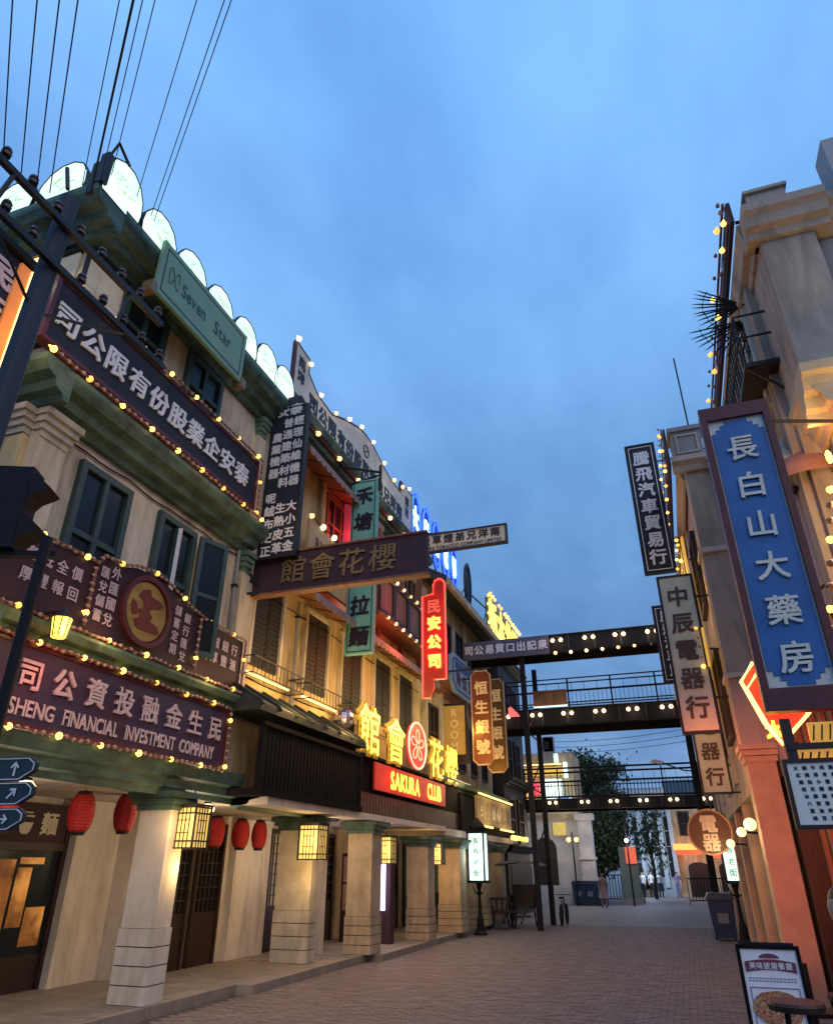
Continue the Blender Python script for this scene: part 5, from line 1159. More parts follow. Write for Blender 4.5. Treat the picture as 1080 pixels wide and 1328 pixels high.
g = G(); g.box(1.10, 1.72, 14.0, 14.6, 9.83, 10.5); g.box(1.04, 1.78, 13.94, 14.66, 10.5, 10.6); g.build('parapet_block', M['plaster_d'], r2)
g = G(FR_C(1.10, 14.0, 9.83)); g.ring([(.08, .1), (.54, .1), (.54, .58), (.08, .58)], [(.12, .14), (.5, .14), (.5, .54), (.12, .54)], .0, .03); g.build('recessed_frame', M['plaster_r'], r2)
for y in (17.2, 20.0, 22.8, 25.6, 28.4):
    g = G(); g.box(1.32, 1.85, y, y + .55, 0, 3.3); g.build('pillar', op, r2)
    g = G(); g.box(1.26, 1.32, y - .05, y + .6, 3.5, 9.5); g.build('wall_strip', M['plaster_r'], r2)
for y in (15.3, 18.1, 20.9, 23.7, 26.5):
    for z in (4.2, 7.0): window(r2, FR_R(1.32, y + 1.5, z), 1.2, 1.8, M['wood'], M['glass'], 2, 2, .1, .06, .1)
for y in (15.5, 18.3, 21.1, 23.9): lattice_door(r2, FR_R(2.6, y + 1.2, 0), 1.1, 2.6)
g = G(); g.box(1.30, 2.6, 14.6, 30, 3.1, 3.29); g.build('soffit', M['stone_d'], r2)
g = G(); g.box(1.80, 2.02, 13.61, 14.5, 3.3, 9.4); g.build('return_wall', M['plaster_r'], r2)
g = G(); g.box(1.80, 2.6, 13.61, 14.5, 0, 3.29); g.build('side_boarding', M['wood'], r2)
# antenna
t = T('antenna', 'thin bare antenna on the beige parapet', 'antenna', (1.2, 14.3, 10.6)); a_ = at(887, 528, Y=14.3); b_2 = at(873, 465, Y=14.3)
g = G(); g.tube([(a_.x, 14.3, 10.4), b_2], .018, 5, world=True); g.build('rod', M['black'], t)
# hanging signs of the right side
def hang(name, label, X, Y, Z, w, h, m, mc, text, size, step, top, border=None, bold=.025, group=None):
    t = T(name, label, 'sign', (X + w/2, Y, Z), group); fr = FR_C(X, Y, Z)
    g = G(fr); g.box(0, w, 0, h, -.12, 0); g.build('board', m, t)
    g = G(fr); g.ring([(-.02, -.02), (w + .02, -.02), (w + .02, h + .02), (-.02, h + .02)], [(.025, .025), (w - .025, .025), (w - .025, h - .025), (.025, h - .025)], -.13, .02); g.build('frame', M['iron'], t)
    if border: g = G(fr); g.ring([(.07, .07), (w - .07, .07), (w - .07, h - .07), (.07, h - .07)], [(.09, .09), (w - .09, .09), (w - .09, h - .09), (.09, h - .09)], .001, .012); g.build('border', border, t)
    chars(t, fr, text, mc, w / 2, top, 0, -step, size, bold, c=.012, jit=.05)
    g = G(); g.tube([(X + w, Y + .06, Z + h * .85), (X + w + .8, Y + .06, Z + h * .85)], .025, 5, world=True); g.tube([(X + w, Y + .06, Z + h * .2), (X + w + .8, Y + .06, Z + h * .2)], .025, 5, world=True); g.build('rod', M['iron'], t)
    return t
pg_ = mat('pale_green_board', (.60, .62, .46), .6, .2, 1.5, .1); dk = mat('faded_dark_lettering', (.09, .06, .05), .6, .1, 5, 0)
t = hang('pale_green_sign', 'pale green hanging sign turning salmon below, with five faded characters', .34, 15.0, 4.25, .69, 3.27, pg_, dk, '中辰電器行', .42, .58, 2.8)
light(t, (.75, 14.5, 3.95), 15, (1, .18, .06), .1)
t = hang('pale_green_sign', 'lower pale green hanging sign behind the larger one, above the round sign', .62, 18.2, 3.4, .62, 3.0, pg_, dk, '中辰電器行', .38, .56, 2.6)
hang('navy_hanging_sign', 'narrow navy hanging sign with seven white characters against the sky', .14, 18.0, 8.8, .78, 3.95, M['navy'], M['letter'], '騰飛汽車貿易行', .42, .51, 3.5, M['letter'])
p1_, p2_ = at(845, 787, Y=23), at(866, 885, Y=23)
hang('navy_hanging_sign', 'small navy hanging sign half behind the pale green sign', p1_.x, 23, p2_.z, .8, p1_.z - p2_.z, M['navy'], M['letter'], '騰飛汽車貿易行', .38, .44, p1_.z - p2_.z - .35, M['letter'])
# round sign
t = T('round_sign', 'round brown sign with two pale characters and a raised rim', 'sign', (.5, 17, 2.6)); c3 = at(920, 1079, Y=16.9)
fr = (c3, Vector((1,0,0)), Vector((0,0,1)), Vector((0,-1,0))); cr_ = lambda r: [(r * math.cos(2*math.pi*k/32), r * math.sin(2*math.pi*k/32)) for k in range(32)]
g = G(fr); g.prism(cr_(.41), -.12, 0); g.build('disc', mat('brown_disc', (.075, .030, .014), .5, .2, 4, .1), t)
g = G(fr); g.ring(cr_(.44), cr_(.405), -.13, .03); g.build('rim', mat('tan_rim', (.34, .2, .1), .5, .1, 5, .1), t)
chars(t, fr, '電器', mat('pale_tan_lettering', (.55, .42, .3), .5, .1, 5, 0), 0, .16, 0, -.35, .32, .03, c=.012)
g = G(); g.tube([c3 + Vector((.1, .05, .4)), c3 + Vector((.1, .05, .75)), c3 + Vector((.9, .05, .75))], .02, 5, world=True); g.build('bracket', M['iron'], t)
for i, (u, v, rr_) in enumerate(((972, 1069, .105), (961, 1079, .085), (947, 1094, .08))):
    c3 = at(u, v, Y=(14.4, 15.6, 16.6)[i]); t = T('globe_lamp', 'cream globe lamp, %s of three beside the orange pillar' % ('nearest', 'middle', 'farthest')[i], 'lamp', tuple(c3), 'globe lamps on the right arcade')
    g = G((c3, Vector((1,0,0)), Vector((0,0,1)), Vector((0,1,0)))); g.lathe([(rr_ * math.sin(math.pi * k / 8) + .001, -rr_ * math.cos(math.pi * k / 8)) for k in range(9)], 12); g.build('globe', mat('cream_lit_globe', (.8, .7, .4), .4, 0, emit=1.6, ecol=(1, .74, .30)), t, smooth=True)
    g = G(); g.tube([c3, c3 + Vector((.3, .1, -.02))], .018, 5, world=True); g.build('arm', M['iron'], t); light(t, c3 + Vector((-.25, -.1, -.1)), 9, (1, .7, .35), .08)
# street lamps with white panels
def street_lamp(label, x, y, hp, w, h, txt):
    t = T('street_lamp', label, 'street lamp', (x, y, 0), 'street lamps with white lit panels')
    fr = (Vector((x, y, 0)), Vector((1,0,0)), Vector((0,0,1)), Vector((0,1,0)))
    g = G(fr); g.lathe([(.22, 0), (.22, .06), (.13, .14), (.10, .45), (.06, .6), (.045, hp - .35), (.09, hp - .3), (.05, hp - .22), (.1, hp - .05), (.1, hp)], 10); g.tube([(-.2, hp - .1, 0), (-.12, hp - .3, 0), (0, hp - .34, 0)], .018, 5); g.tube([(.2, hp - .1, 0), (.12, hp - .3, 0), (0, hp - .34, 0)], .018, 5); g.build('post', M['black'], t)
    z0 = hp + .04
    g = G(); g.box(x - w/2, x + w/2, y - w/2, y + w/2, z0, z0 + h); g.build('light_panel', M['lampwhite'], t)
    g = G()
    for sx_ in (-1, 1):
        for sy_ in (-1, 1): g.box(x + sx_*w/2 - .025, x + sx_*w/2 + .025, y + sy_*w/2 - .025, y + sy_*w/2 + .025, hp, z0 + h + .03)
    g.box(x - w/2 - .05, x + w/2 + .05, y - w/2 - .05, y + w/2 + .05, hp - .01, z0 + .03); g.box(x - w/2 - .05, x + w/2 + .05, y - w/2 - .05, y + w/2 + .05, z0 + h, z0 + h + .06); g.build('frame', M['black'], t)
    g = G(fr); g.lathe([(w*.5, z0 + h + .06), (w*.55, z0 + h + .2), (w*.3, z0 + h + .36), (.02, z0 + h + .5)], 10); g.build('cap', M['black'], t)
    chars(t, FR_C(x - w/2, y - w/2 - .002, z0), txt, mat('grey_green_print', (.2, .35, .25), .5, 0), w / 2, h - .22, 0, -(h - .4) / 3.2, .19, .02, join=True)
    light(t, (x, y - .7, z0 + h/2), 14, (.8, 1, .9), .3); light(t, (x + .6, y, z0 + h/2), 8, (.8, 1, .9), .3)
    return t
street_lamp('street lamp with a white lit box panel on the left, before the rickshaw', -6.42, 24.6, 1.46, .52, 1.40, '長春老街')
street_lamp('street lamp with a white lit box panel on the right, behind the blue litter bin', 1.22, 24.0, 1.50, .40, 1.30, '長春老街')
# poles between lamp and street on the right
t = T('iron_post', 'pair of thin black bridge posts on the right carrying the iron bridges', 'post', (.5, 29, 0))
for x, y in ((.75, 28.0), (.9, 30.5)): g = G(); g.box(x - .08, x + .08, y - .08, y + .08, 0, 9.0); g.build('post', M['black'], t)
# ============================================================ iron bridges
def bridge(label, y, x0, x1, z0, z1, depth, rail, lamps, posts):
    t = T('iron_bridge', label, 'bridge', (x0, y, z0), 'iron footbridges over the street'); fr = FR_C(x0, y, z0); L = x1 - x0; H = z1 - z0
    g = G(fr); g.box(0, L, 0, H, -.12, 0); g.box(0, L, 0, H, -depth, -depth + .12); g.box(0, L, 0, .05, 0, .06); g.box(0, L, H - .05, H, 0, .06); g.build('girder', M['black'], t)
    g = G(fr); g.box(.01, L - .01, H * .4, H * .5, -depth + .125, -.125); g.build('deck', M['iron'], t)
    n = int(L / 1.0)
    for k in range(n): g = G(fr); g.box(.3 + k * 1.0, .38 + k, .05, H - .05, 0, .04); g.build('stiffener', M['iron'], t)
    if rail:
        g = G(fr); rl = rail
        for b in (H + .08, H + rl * .55, H + rl * .85, H + rl): g.tube([(0, b, -.03), (L, b, -.03)], .028 if y < 35 else .05, 5)
        g.build('rail', M['black'], t)
        for k in range(int(L / 1.7) + 1): g = G(fr); g.box(k * 1.7 - .03 + .03, k * 1.7 + .06, H, H + rl, -.06, 0); g.build('rail_post', M['black'], t)
        nb = int(L / .17); g = G(fr)
        for k in range(nb):
            bm_ = H + rl * .55 if k % 2 else H + rl * .5
            g.box(k * .17, k * .17 + (.016 if y < 35 else .035), H + .08, bm_, -.04, -.02)
            if k % 3 == 0: g.box(k * .17, k * .17 + .016, H + rl * .55, H + rl * .85, -.04, -.02)
        g.build('baluster_row', M['black'], t, kind='stuff')
        g = G(fr)
        for b in (H + .08, H + rl * .55, H + rl): g.tube([(0, b, -depth), (L, b, -depth)], .028, 5)
        g.build('rail', M['black'], t)
    for a in lamps:
        for d_ in (-.16, .16):
            p = fr[0] + Vector((a + d_, -.12, H * .62)); inst('bulb', bulbmesh('white', .085), t, p)
        g = G(fr); g.box(a - .24, a + .24, H * .62 + .1, H * .62 + .15, 0, .14); g.build('lamp_bracket', M['iron'], t)
        light(t, fr[0] + Vector((a, -.45, H * .62)), 6, (1, .72, .5), .1)
    bm_ = []
    for x, y_ in posts: g = G(); g.box(x - .09, x + .09, y_ - .09, y_ + .09, 0, z0 + .02); g.build('post', M['black'], t)
    return t
t1 = bridge('topmost iron footbridge with bulbs and a character board on its left half', 27.0, -7.4, 1.3, 9.45, 10.15, 1.5, 0, [3.9, 5.15, 6.3, 7.5], [(-4.95, 26.95), (-4.95, 29.6)])
fr = FR_C(-7.4, 26.8, 9.35); g = G(fr); g.box(.1, 3.6, 0, .72, 0, .08); g.build('board', mat('slate_board', (.08, .075, .11), .5, .2, 3, .1), t1)
chars(t1, fr, '司公易貿口出記泉', M['letter'], .35, .38, .43, 0, .36, .03, c=.09)
bulbs(t1, [(-3.6, 26.9, 9.38), (1.2, 26.9, 9.38)], .6, 1, .05, 'white', strip=False)
g = G(); 
for z in (2.2, 4.5, 6.5): 
    g.tube([(-4.95, 26.95, z), (-4.95, 29.6, z + 1.2)], .03, 5, world=True); g.tube([(-4.95, 26.95, z), (-4.95, 29.6, z)], .03, 5, world=True)
g.build('post_bracing', M['black'], t1)
bridge('middle iron footbridge with railing and paired bulbs', 28.6, -6.9, 1.3, 6.95, 7.62, 2.2, 1.15, [.8, 2.1, 3.35, 4.6, 5.85, 7.1], [])
bridge('lowest and farthest iron footbridge with railing and paired bulbs', 38.0, -9, 2.3, 4.5, 5.0, 2.0, 1.45, [1.2, 3.1, 4.7, 6.1, 7.5, 8.9, 10.4], [(-8, 38.2), (2.0, 38.2)])
t = T('bridge_board', 'brown wooden nameboard with white light line on the middle bridge railing', 'sign', (-4.5, 28.4, 8)); pa, pb = at(690, 893, Y=28.45), at(735, 912, Y=28.45)
fr = FR_C(pa.x, 28.45, pb.z - .05); g = G(fr); g.box(0, 1.35, 0, .62, -.06, 0); g.build('board', M['wood2'], t); chars(t, fr, '橋勝得', M['gold'], .3, .33, .38, 0, .32, .03); g = G(fr); g.box(0, 1.35, -.05, -.005, -.03, .03); g.build('light_line', M['lampwhite'], t)
t = T('triangle_neon', 'small red neon triangle on the dark wall behind the bridge poles', 'neon sign', (-6.3, 28.4, 8)); fr = FR_C(at(660, 930, Y=28.3).x, 28.3, at(660, 930, Y=28.3).z)
g = G(fr); g.prism([(0, 0), (.45, 0), (.38, .1), (.1, .4), (0, .35)], 0, .06); g.build('sign', mat('pink_red_lit', (.8, .1, .1), .5, 0, emit=1.2, ecol=(1, .12, .12)), t)
# ============================================================ far end of the street
def far_signs():
    Y = 45.3
    t = T('lit_sign_tower', 'far building corner stacked with white and yellow lit shop signs', 'building', (-8.5, Y, 0))
    def bx(u0, v0, u1, v1, m, name, d=.3, y=Y):
        a, b = at(u0, v1, Y=y), at(u1, v0, Y=y); g = G(); g.box(min(a.x, b.x), max(a.x, b.x), y, y + d, a.z, b.z); return g.build(name, m, t)
    a, b = at(668, 1045, Y=Y + .5), at(748, 990, Y=Y + .5); g = G(); g.box(-13, b.x - .3, Y + .45, Y + 4, 4.92, 8.3); g.build('wall', M['stone_d'], t)
    bx(705, 955, 716, 975, M['plaster_d'], 'chimney'); bx(703, 956, 717, 990, M['plaster_d'], 'panel')
    bx(678, 990, 727, 993, M['neon_w'], 'light_tube', .1, Y - .05); bx(680, 994, 728, 1006, M['goldpanel'], 'sign_band')
    bx(702, 1010, 720, 1045, M['lampwhite'], 'white_sign'); bx(722, 1010, 727, 1032, M['lampwhite'], 'white_sign'); bx(718, 977, 722, 989, M['lampwhite'], 'white_sign'); bx(731, 988, 734, 1008, M['lampwhite'], 'white_sign')
    bx(692, 1016, 698, 1030, mat('red_lit_sign', (.8, .05, .1), .5, 0, emit=1.3, ecol=(1, .05, .1)), 'red_sign')
    bx(669, 1012, 688, 1044, mat('amber_lit_sign', (.5, .3, .08), .5, .4, 4, 0, emit=.8, ecol=(1, .5, .15)), 'amber_sign')
    bx(669, 990, 672, 1008, M['lampwhite'], 'white_sign'); bx(722, 1034, 740, 1044, mat('blue_lit_sign', (.1, .2, .5), .5, 0, emit=.4, ecol=(.2, .45, 1)), 'blue_sign'); bx(738, 1033, 740, 1044, M['lampwhite'], 'white_sign')
    g = G(); p = at(700, 965, Y=Y - .1); put = FR_C(p.x, Y - .12, p.z)
    chars(t, put, '泉', M['ink'], .35, -.1, 0, 0, .5, .02)
    light(t, (-7.0, Y - 1.4, 6.2), 60, (1, .9, .6), .4)
far_signs()
# grey stone gate pavilion at the left end
t = T('stone_gatehouse', 'pale grey stone gatehouse with a heavy base beyond the iron poles', 'building', (-6.8, 46, 0))
g = G(); g.box(-9.5, -5.55, 45.6, 49, .9, 4.7); g.build('wall', mat('bluish_grey_stone', (.42, .42, .45), .8, .2, 1.5, .2), t)
g = G(); g.box(-9.7, -5.4, 45.4, 49.2, 0, .9); g.build('plinth', MATS['bluish_grey_stone'], t)
g = G(); g.box(-5.72, -4.95, 45.3, 46.2, .9, 4.4); g.box(-5.9, -4.75, 45.1, 46.4, 0, .9); g.box(-5.8, -4.87, 45.2, 46.3, 2.3, 2.45); g.box(-5.85, -4.8, 45.2, 46.3, 4.4, 4.75); g.build('pier', MATS['bluish_grey_stone'], t)
cornice(t, FR_C(-9.5, 45.6, 4.5), 3.9, .4, .4, M['stone'])
g = G(FR_C(-8.4, 45.59, 1.0)); g.prism([(0, 0), (1.3, 0)] + [(.65 + .65 * math.cos(math.pi * k / 8), 1.9 + .6 * math.sin(math.pi * k / 8)) for k in range(9)], 0, .02); g.build('archway', M['shutter'], t)
g = G(FR_C(-7.2, 45.55, 3.6)); g.box(0, .75, 0, .7, 0, .1); g.build('lit_window', mat('dull_gold_window', (.4, .3, .08), .5, .2, 3, 0, emit=.35, ecol=(1, .75, .2)), t)
# trees
def tree(label, x, y, h, r, n, seed, th=.25):
    random.seed(seed); t = T('street_tree', label, 'tree', (x, y, 0), 'leafy trees at the end of the street')
    g = G(); g.tube([(x, y, 0), (x + .1, y, h * .3), (x - .05, y, h * .6), (x, y, h * .85)], [th, th * .75, th * .5, .04], 8, world=True)
    cl = []
    for k in range(11):
        a = random.uniform(0, 6.28); z = h * random.uniform(.32, .8); rr = r * random.uniform(.4, .85); p = Vector((x + math.cos(a) * rr, y + math.sin(a) * rr, z + rr * .35)); g.tube([(x, y, z * .75), ((x + p.x) / 2, (y + p.y) / 2, z * .95), p], [th * .35, th * .2, .02], 5, world=True); cl.append(p)
    g.build('trunk', mat('dark_bark', (.05, .04, .03), .9, .3, 6, .3), t)
    cl += [Vector((x + random.gauss(0, r * .4), y + random.gauss(0, r * .4), h * random.uniform(.45, .95))) for _ in range(14)]
    for s_, m_ in ((0, mat('deep_green_leaves', (.035, .06, .03), .7, .3, 2, 0)), (1, mat('mid_green_leaves', (.06, .09, .04), .7, .3, 2, 0))):
        g = G()
        for k in range(n // 2):
            c = random.choice(cl); sg = r * .28; p = c + Vector((random.gauss(0, sg), random.gauss(0, sg), random.gauss(0, sg * .8)))
            d1 = Vector((random.gauss(0, 1), random.gauss(0, 1), random.gauss(0, 1))).normalized(); d2 = d1.cross(Vector((random.gauss(0, 1), random.gauss(0, 1), random.gauss(0, 1)))).normalized(); q = len(g.v); a_ = random.uniform(.07, .17)
            g.v += [p - d1 * a_, p + d2 * a_ * .6, p + d1 * a_, p - d2 * a_ * .6]; g.f.append([q, q+1, q+2, q+3])
        g.build('crown', m_, t)
    return t
tree('tall dark leafy tree beyond the lowest bridge, left of the street end', -6.6, 53.0, 9.2, 1.9, 20000, 11)
tree('broad dark leafy tree in front of the pale blue facade', -5.3, 51.5, 6.6, 1.7, 18000, 12)
tree('low rounded tree between the street end trees', -5.4, 50.0, 5.2, 1.8, 12000, 13)
tree('small sparse tree before the pale blue facade', -2.2, 55.5, 6.3, 1.1, 900, 15, .12)
# far buildings
pb_ = mat('pale_blue_plaster', (.34, .42, .50), .8, .15, 1, .15)
t = T('pale_blue_facade', 'pale blue columned facade closing the street', 'building', (-4, 60, 0))
g = G(); g.box(-9, -.8, 60, 66, 0, 7.4); g.build('wall', pb_, t)
for k in range(6): g = G(); g.box(-4.6 + .75 * k, -4.3 + .75 * k, 59.8, 60, .6, 6.6); g.build('pilaster', mat('pale_blue_trim', (.44, .50, .56), .8, .1, 1, .1), t)
for k in range(5): window(t, FR_C(-4.22 + .75 * k, 60, 1.2), .42, 4.2, pb_, M['glass'], 1, 4, .05, .04, .06)
cornice(t, FR_C(-9, 60, 6.6), 8.2, .6, .5, MATS['pale_blue_trim'])
light(t, (-2.5, 57.0, 2.4), 260, (.65, .82, 1), .5)
t = T('cream_end_house', 'cream two-storey house with glowing orange canopy at the street end', 'building', (1.5, 61, 0))
g = G(); g.box(-.78, 7, 60.5, 67, 0, 6.8); g.build('wall', M['plaster'], t)
for x in (-.1, 1.35, 2.8, 4.2): window(t, FR_C(x, 60.5, 4.0), .85, 1.7, M['wood'], M['glass'], 2, 2, .1, .06, .1)
g = G(); g.prism([(0, 0)] * 0 or [(0, 0), (1, 0), (1, 1), (0, 1)], 0, 0) if False else None
g = G(FR_R(7.2, 67.2, 6.75)); g.prism([(0, 0), (7, 0), (3.5, 1.5)], 0, 8.1); g.build('roof', tile, t)
cornice(t, FR_C(-.8, 60.5, 6.3), 7.8, .4, .5, M['plaster'])
g = G(); g.box(-.7, 2.6, 59.6, 60.4, 3.05, 3.45); g.build('lit_canopy', mat('orange_lit_canopy', (.6, .2, .04), .5, .5, 1.0, 0, emit=1.3, ecol=(1, .42, .10)), t)
g = G(); g.box(-.5, 1.2, 59.55, 59.7, 2.72, 3.04); g.box(1.9, 2.6, 59.5, 59.6, 2.55, 3.0); g.build('red_sign', mat('red_lit_panel', (.8, .05, .02), .5, 0, emit=1.2, ecol=(1, .08, .03)), t)
g = G(); g.box(2.7, 4.3, 58.9, 60.4, 2.45, 3.0); g.build('green_awning', mat('pale_green_lit_awning', (.4, .7, .5), .5, 0, emit=.5, ecol=(.6, 1, .75)), t)
for (x, w) in ((.1, 1.5), (2.2, 1.6)): g = G(FR_C(x, 60.5, 0)); g.prism([(0, 0), (w, 0), (w, 1.9)] + [(w/2 + w/2 * math.cos(math.pi * k / 8), 1.9 + .35 * math.sin(math.pi * k / 8)) for k in range(1, 8)] + [(0, 1.9)], 0, .06); g.build('doorway', M['wood'], t)
light(t, (1, 58.0, 2.9), 60, (1, .6, .28), .4); light(t, (2, 56.5, 5.0), 120, (1, .86, .75), .6)
t = T('green_pillar', 'greenish pillar with a red lit panel between the trees and the pale blue facade', 'pillar', (-3.1, 48, 0)); g = G(); g.box(-3.75, -2.75, 47.8, 48.8, 0, 3.0); g.build('shaft', mat('grey_green_plaster', (.14, .19, .17), .8, .2, 1, .2), t); g = G(); g.box(-3.9, -2.6, 47.65, 48.95, 0, .3); g.build('plinth', M['plaster_d'], t)
g = G(); g.box(-3.35, -2.75, 47.6, 47.78, 2.1, 3.0); g.build('red_panel', mat('dull_red_lit_panel', (.5, .08, .04), .5, 0, emit=.6, ecol=(1, .15, .08)), t)
# far terrace on the right edge of the street
t = T('right_far_terrace', 'dim brown terrace on the right beyond the litter bin', 'building', (4, 45, 0)); g = G(); g.box(2.4, 10, 30.1, 56, 0, 8.5); g.build('wall', M['stone_d'], t)
for k in range(6): window(t, FR_R(2.4, 32.5 + 4 * k, 3.6), 1.3, 2.0, M['wood'], M['glass'], 2, 2, .1, .06, .1)
# distant street lamp heads
t = T('twin_street_lamp', 'distant twin-armed lamp glowing yellow beside the gatehouse', 'street lamp', (-4.4, 44, 0)); p_ = at(742, 1089, Y=44); g = G(); g.tube([(p_.x, 44, 0), (p_.x, 44, p_.z + .4)], .05, 6, world=True); g.tube([(p_.x - .25, 44, p_.z), (p_.x + .25, 44, p_.z)], .03, 5, world=True); g.build('post', M['black'], t)
for d_ in (-.22, .22): inst('bulb', bulbmesh('lit', .13), t, Vector((p_.x + d_, 44, p_.z)))
light(t, (p_.x, 43.4, p_.z), 90, (1, .78, .5), .2)
t = T('arm_street_lamp', 'grey street lamp head on a long arm against the sky above the lowest bridge', 'street lamp', (1.8, 34, 0)); p_ = at(850, 989, Y=34); q_ = at(886, 999, Y=34)
g = G(); g.tube([p_ + Vector((.2, 0, 0)), q_, (2.3, 34, q_.z - .2)], .03, 5, world=True); g.build('arm', M['iron'], t); g = G(); g.prism([(0,0)]*0 or [(0, 0), (1, 0), (1, 1)], 0, 0) if False else None
g = G((p_, Vector((1, 0, -.15)).normalized(), Vector((.15, 0, 1)).normalized(), Vector((0, -1, 0)))); g.prism([(-.25, 0), (.25, -.05), (.35, .06), (.1, .12), (-.1, .12)], -.12, .12); g.build('head', M['letter'], t); g = G(); g.tube([(2.35, 34, 0), (2.35, 34, q_.z)], .06, 6, world=True); g.build('post', M['iron'], t)
t = T('thin_street_post', 'thin dark post with a small light between the trees and the green pillar', 'post', (-2.9, 45, 0)); p_ = at(812, 1090, Y=45); g = G(); g.tube([(p_.x, 45, 0), (p_.x, 45, 5.4)], .05, 6, world=True); g.build('post', M['black'], t); inst('bulb', bulbmesh('white', .12), t, Vector((p_.x, 44.9, p_.z))); light(t, (p_.x, 44.4, p_.z), 120, (.95, .9, 1), .2)
# telephone wires far
t = T('sagging_wire', 'faint sagging wires beyond the middle bridge', 'wire', (-4, 45, 9)); 
for k in range(3):
    a, b = at(700, 962 + 7 * k, Y=47), at(890, 945 + 8 * k, Y=40); g = G(); g.tube([a + (b - a) * s_ - Vector((0, 0, .8 * s_ * (1 - s_))) for s_ in [i / 10 for i in range(11)]], .014, 4, world=True); g.build('cable', M['iron'], t)
# ============================================================ street furniture, vehicles, people
WP = Vector
# litter bins
def bin_(label, x, y, s=1.0, group='blue wheeled litter bins'):
    t = T('litter_bin', label, 'litter bin', (x, y, 0), group); m = mat('blue_grey_plastic', (.010, .038, .095), .45, .2, 4, .1)
    g = G(); k = len(g.v); w0, w1, d0, d1, h = .25*s, .31*s, .27*s, .34*s, .92*s
    for z, w, d in ((.08*s, w0, d0), (h, w1, d1)):
        for sx_, sy_ in ((-1,-1),(1,-1),(1,1),(-1,1)): g.v.append(WP((x + sx_*w, y + sy_*d, z)))
    g.f += [[0,3,2,1],[4,5,6,7],[0,1,5,4],[1,2,6,5],[2,3,7,6],[3,0,4,7]]; g.build('body', m, t)
    g = G(); g.box(x - .34*s, x + .34*s, y - .37*s, y + .37*s, h, h + .05*s); g.prism([(0,0),(1,0),(1,1)], 0, 0) if False else None; g.build('rim', m, t)
    g = G((WP((x, y, h + .05*s)), WP((1,0,0)), WP((0,0,1)), WP((0,-1,0)))); g.prism([(-.33*s, 0), (.33*s, 0), (.28*s, .10*s), (-.28*s, .10*s)], -.35*s, .35*s); g.build('lid', mat('dark_blue_lid', (.02, .035, .07), .45, .2, 4, .1), t)
    for d in (-.22, .22): g = G((WP((x + d*s, y + .3*s, .1*s)), WP((0,1,0)), WP((1,0,0)), WP((0,0,1)))); g.lathe([(.1*s, -.03), (.1*s, .03)], 12); g.build('wheel', M['black'], t)
    g = G(FR_C(x, y - .315*s, 0)); g.box(-.13*s, .13*s, .40*s, .62*s, 0, .012); g.build('label_panel', mat('faded_print', (.13, .16, .2), .5, .2, 8, 0), t)
    return t
bin_('dark blue litter bin on the right in front of the lit street lamp', .78, 25.2, 1.15)
for i, (x, y) in enumerate(((-5.9, 45.0), (-5.3, 45.1), (-4.7, 45.0))): bin_('far blue litter bin by the gatehouse, %s of three' % ('left', 'middle', 'right')[i], x, y, 1.15)
# rickshaw under the canopy, left of the poles
t = T('rickshaw', 'old dark two-wheeled rickshaw with a canopy parked by the iron poles', 'rickshaw', (-5.7, 28, 0)); cx_, cy_ = -5.75, 28.2
def wheel(parent, x, y, z, r, axis='x', name='wheel'):
    g = G(); n = 18
    P_ = [(WP((x, y + r * math.cos(2*math.pi*k/n), z + r * math.sin(2*math.pi*k/n)))) for k in range(n)]
    g.tube(P_, .03, 5, world=True, closed=True); w = g.build(name, M['black'], parent)
    g = G()
    for k in range(0, n, 2): g.tube([WP((x, y, z)), P_[k]], .01, 4, world=True)
    g.lathe([(.05, -.05), (.05, .05)], 8, (x, y, z)); g.build('spokes', M['iron'], w)
wheel(t, cx_ - .5, cy_, .55, .53); wheel(t, cx_ + .5, cy_, .55, .53)
g = G(); g.box(cx_ - .42, cx_ + .42, cy_ - .3, cy_ + .35, .62, .78); g.build('seat', M['wood'], t)
g = G(); g.box(cx_ - .42, cx_ + .42, cy_ + .3, cy_ + .38, .78, 1.35); g.box(cx_ - .45, cx_ - .40, cy_ - .3, cy_ + .3, .78, 1.0); g.box(cx_ + .40, cx_ + .45, cy_ - .3, cy_ + .3, .78, 1.0); g.build('backrest', M['wood'], t)
g = G(); g.tube([(cx_ - .35, cy_, .6), (cx_ - .35, cy_ - 1.0, .7), (cx_ - .3, cy_ - 2.0, .25)], .03, 5, world=True); g.build('shaft', M['wood'], t)
g = G(); g.tube([(cx_ + .35, cy_, .6), (cx_ + .35, cy_ - 1.0, .7), (cx_ + .3, cy_ - 2.0, .25)], .03, 5, world=True); g.build('shaft', M['wood'], t)
g = G(); g.box(cx_ - .35, cx_ + .35, cy_ - .75, cy_ - .45, .35, .40); g.build('footboard', M['wood'], t)
g = G()
for sx_ in (-.44, .44):
    for sy_ in (-.3, .36): g.tube([(cx_ + sx_, cy_ + sy_, .7), (cx_ + sx_, cy_ + sy_, 1.95)], .018, 5, world=True)
g.build('canopy_post', M['iron'], t)
g = G(FR_C(cx_ - .85, cy_ + .6, 1.95)); g.prism([(0, 0), (.1, .08), (.5, .17), (.85, .2), (1.2, .17), (1.6, .08), (1.7, 0), (1.6, .03), (.85, .12), (.1, .03)], 0, 1.3); g.build('canopy', mat('grey_canvas', (.12, .12, .13), .8, .2, 3, .1), t)
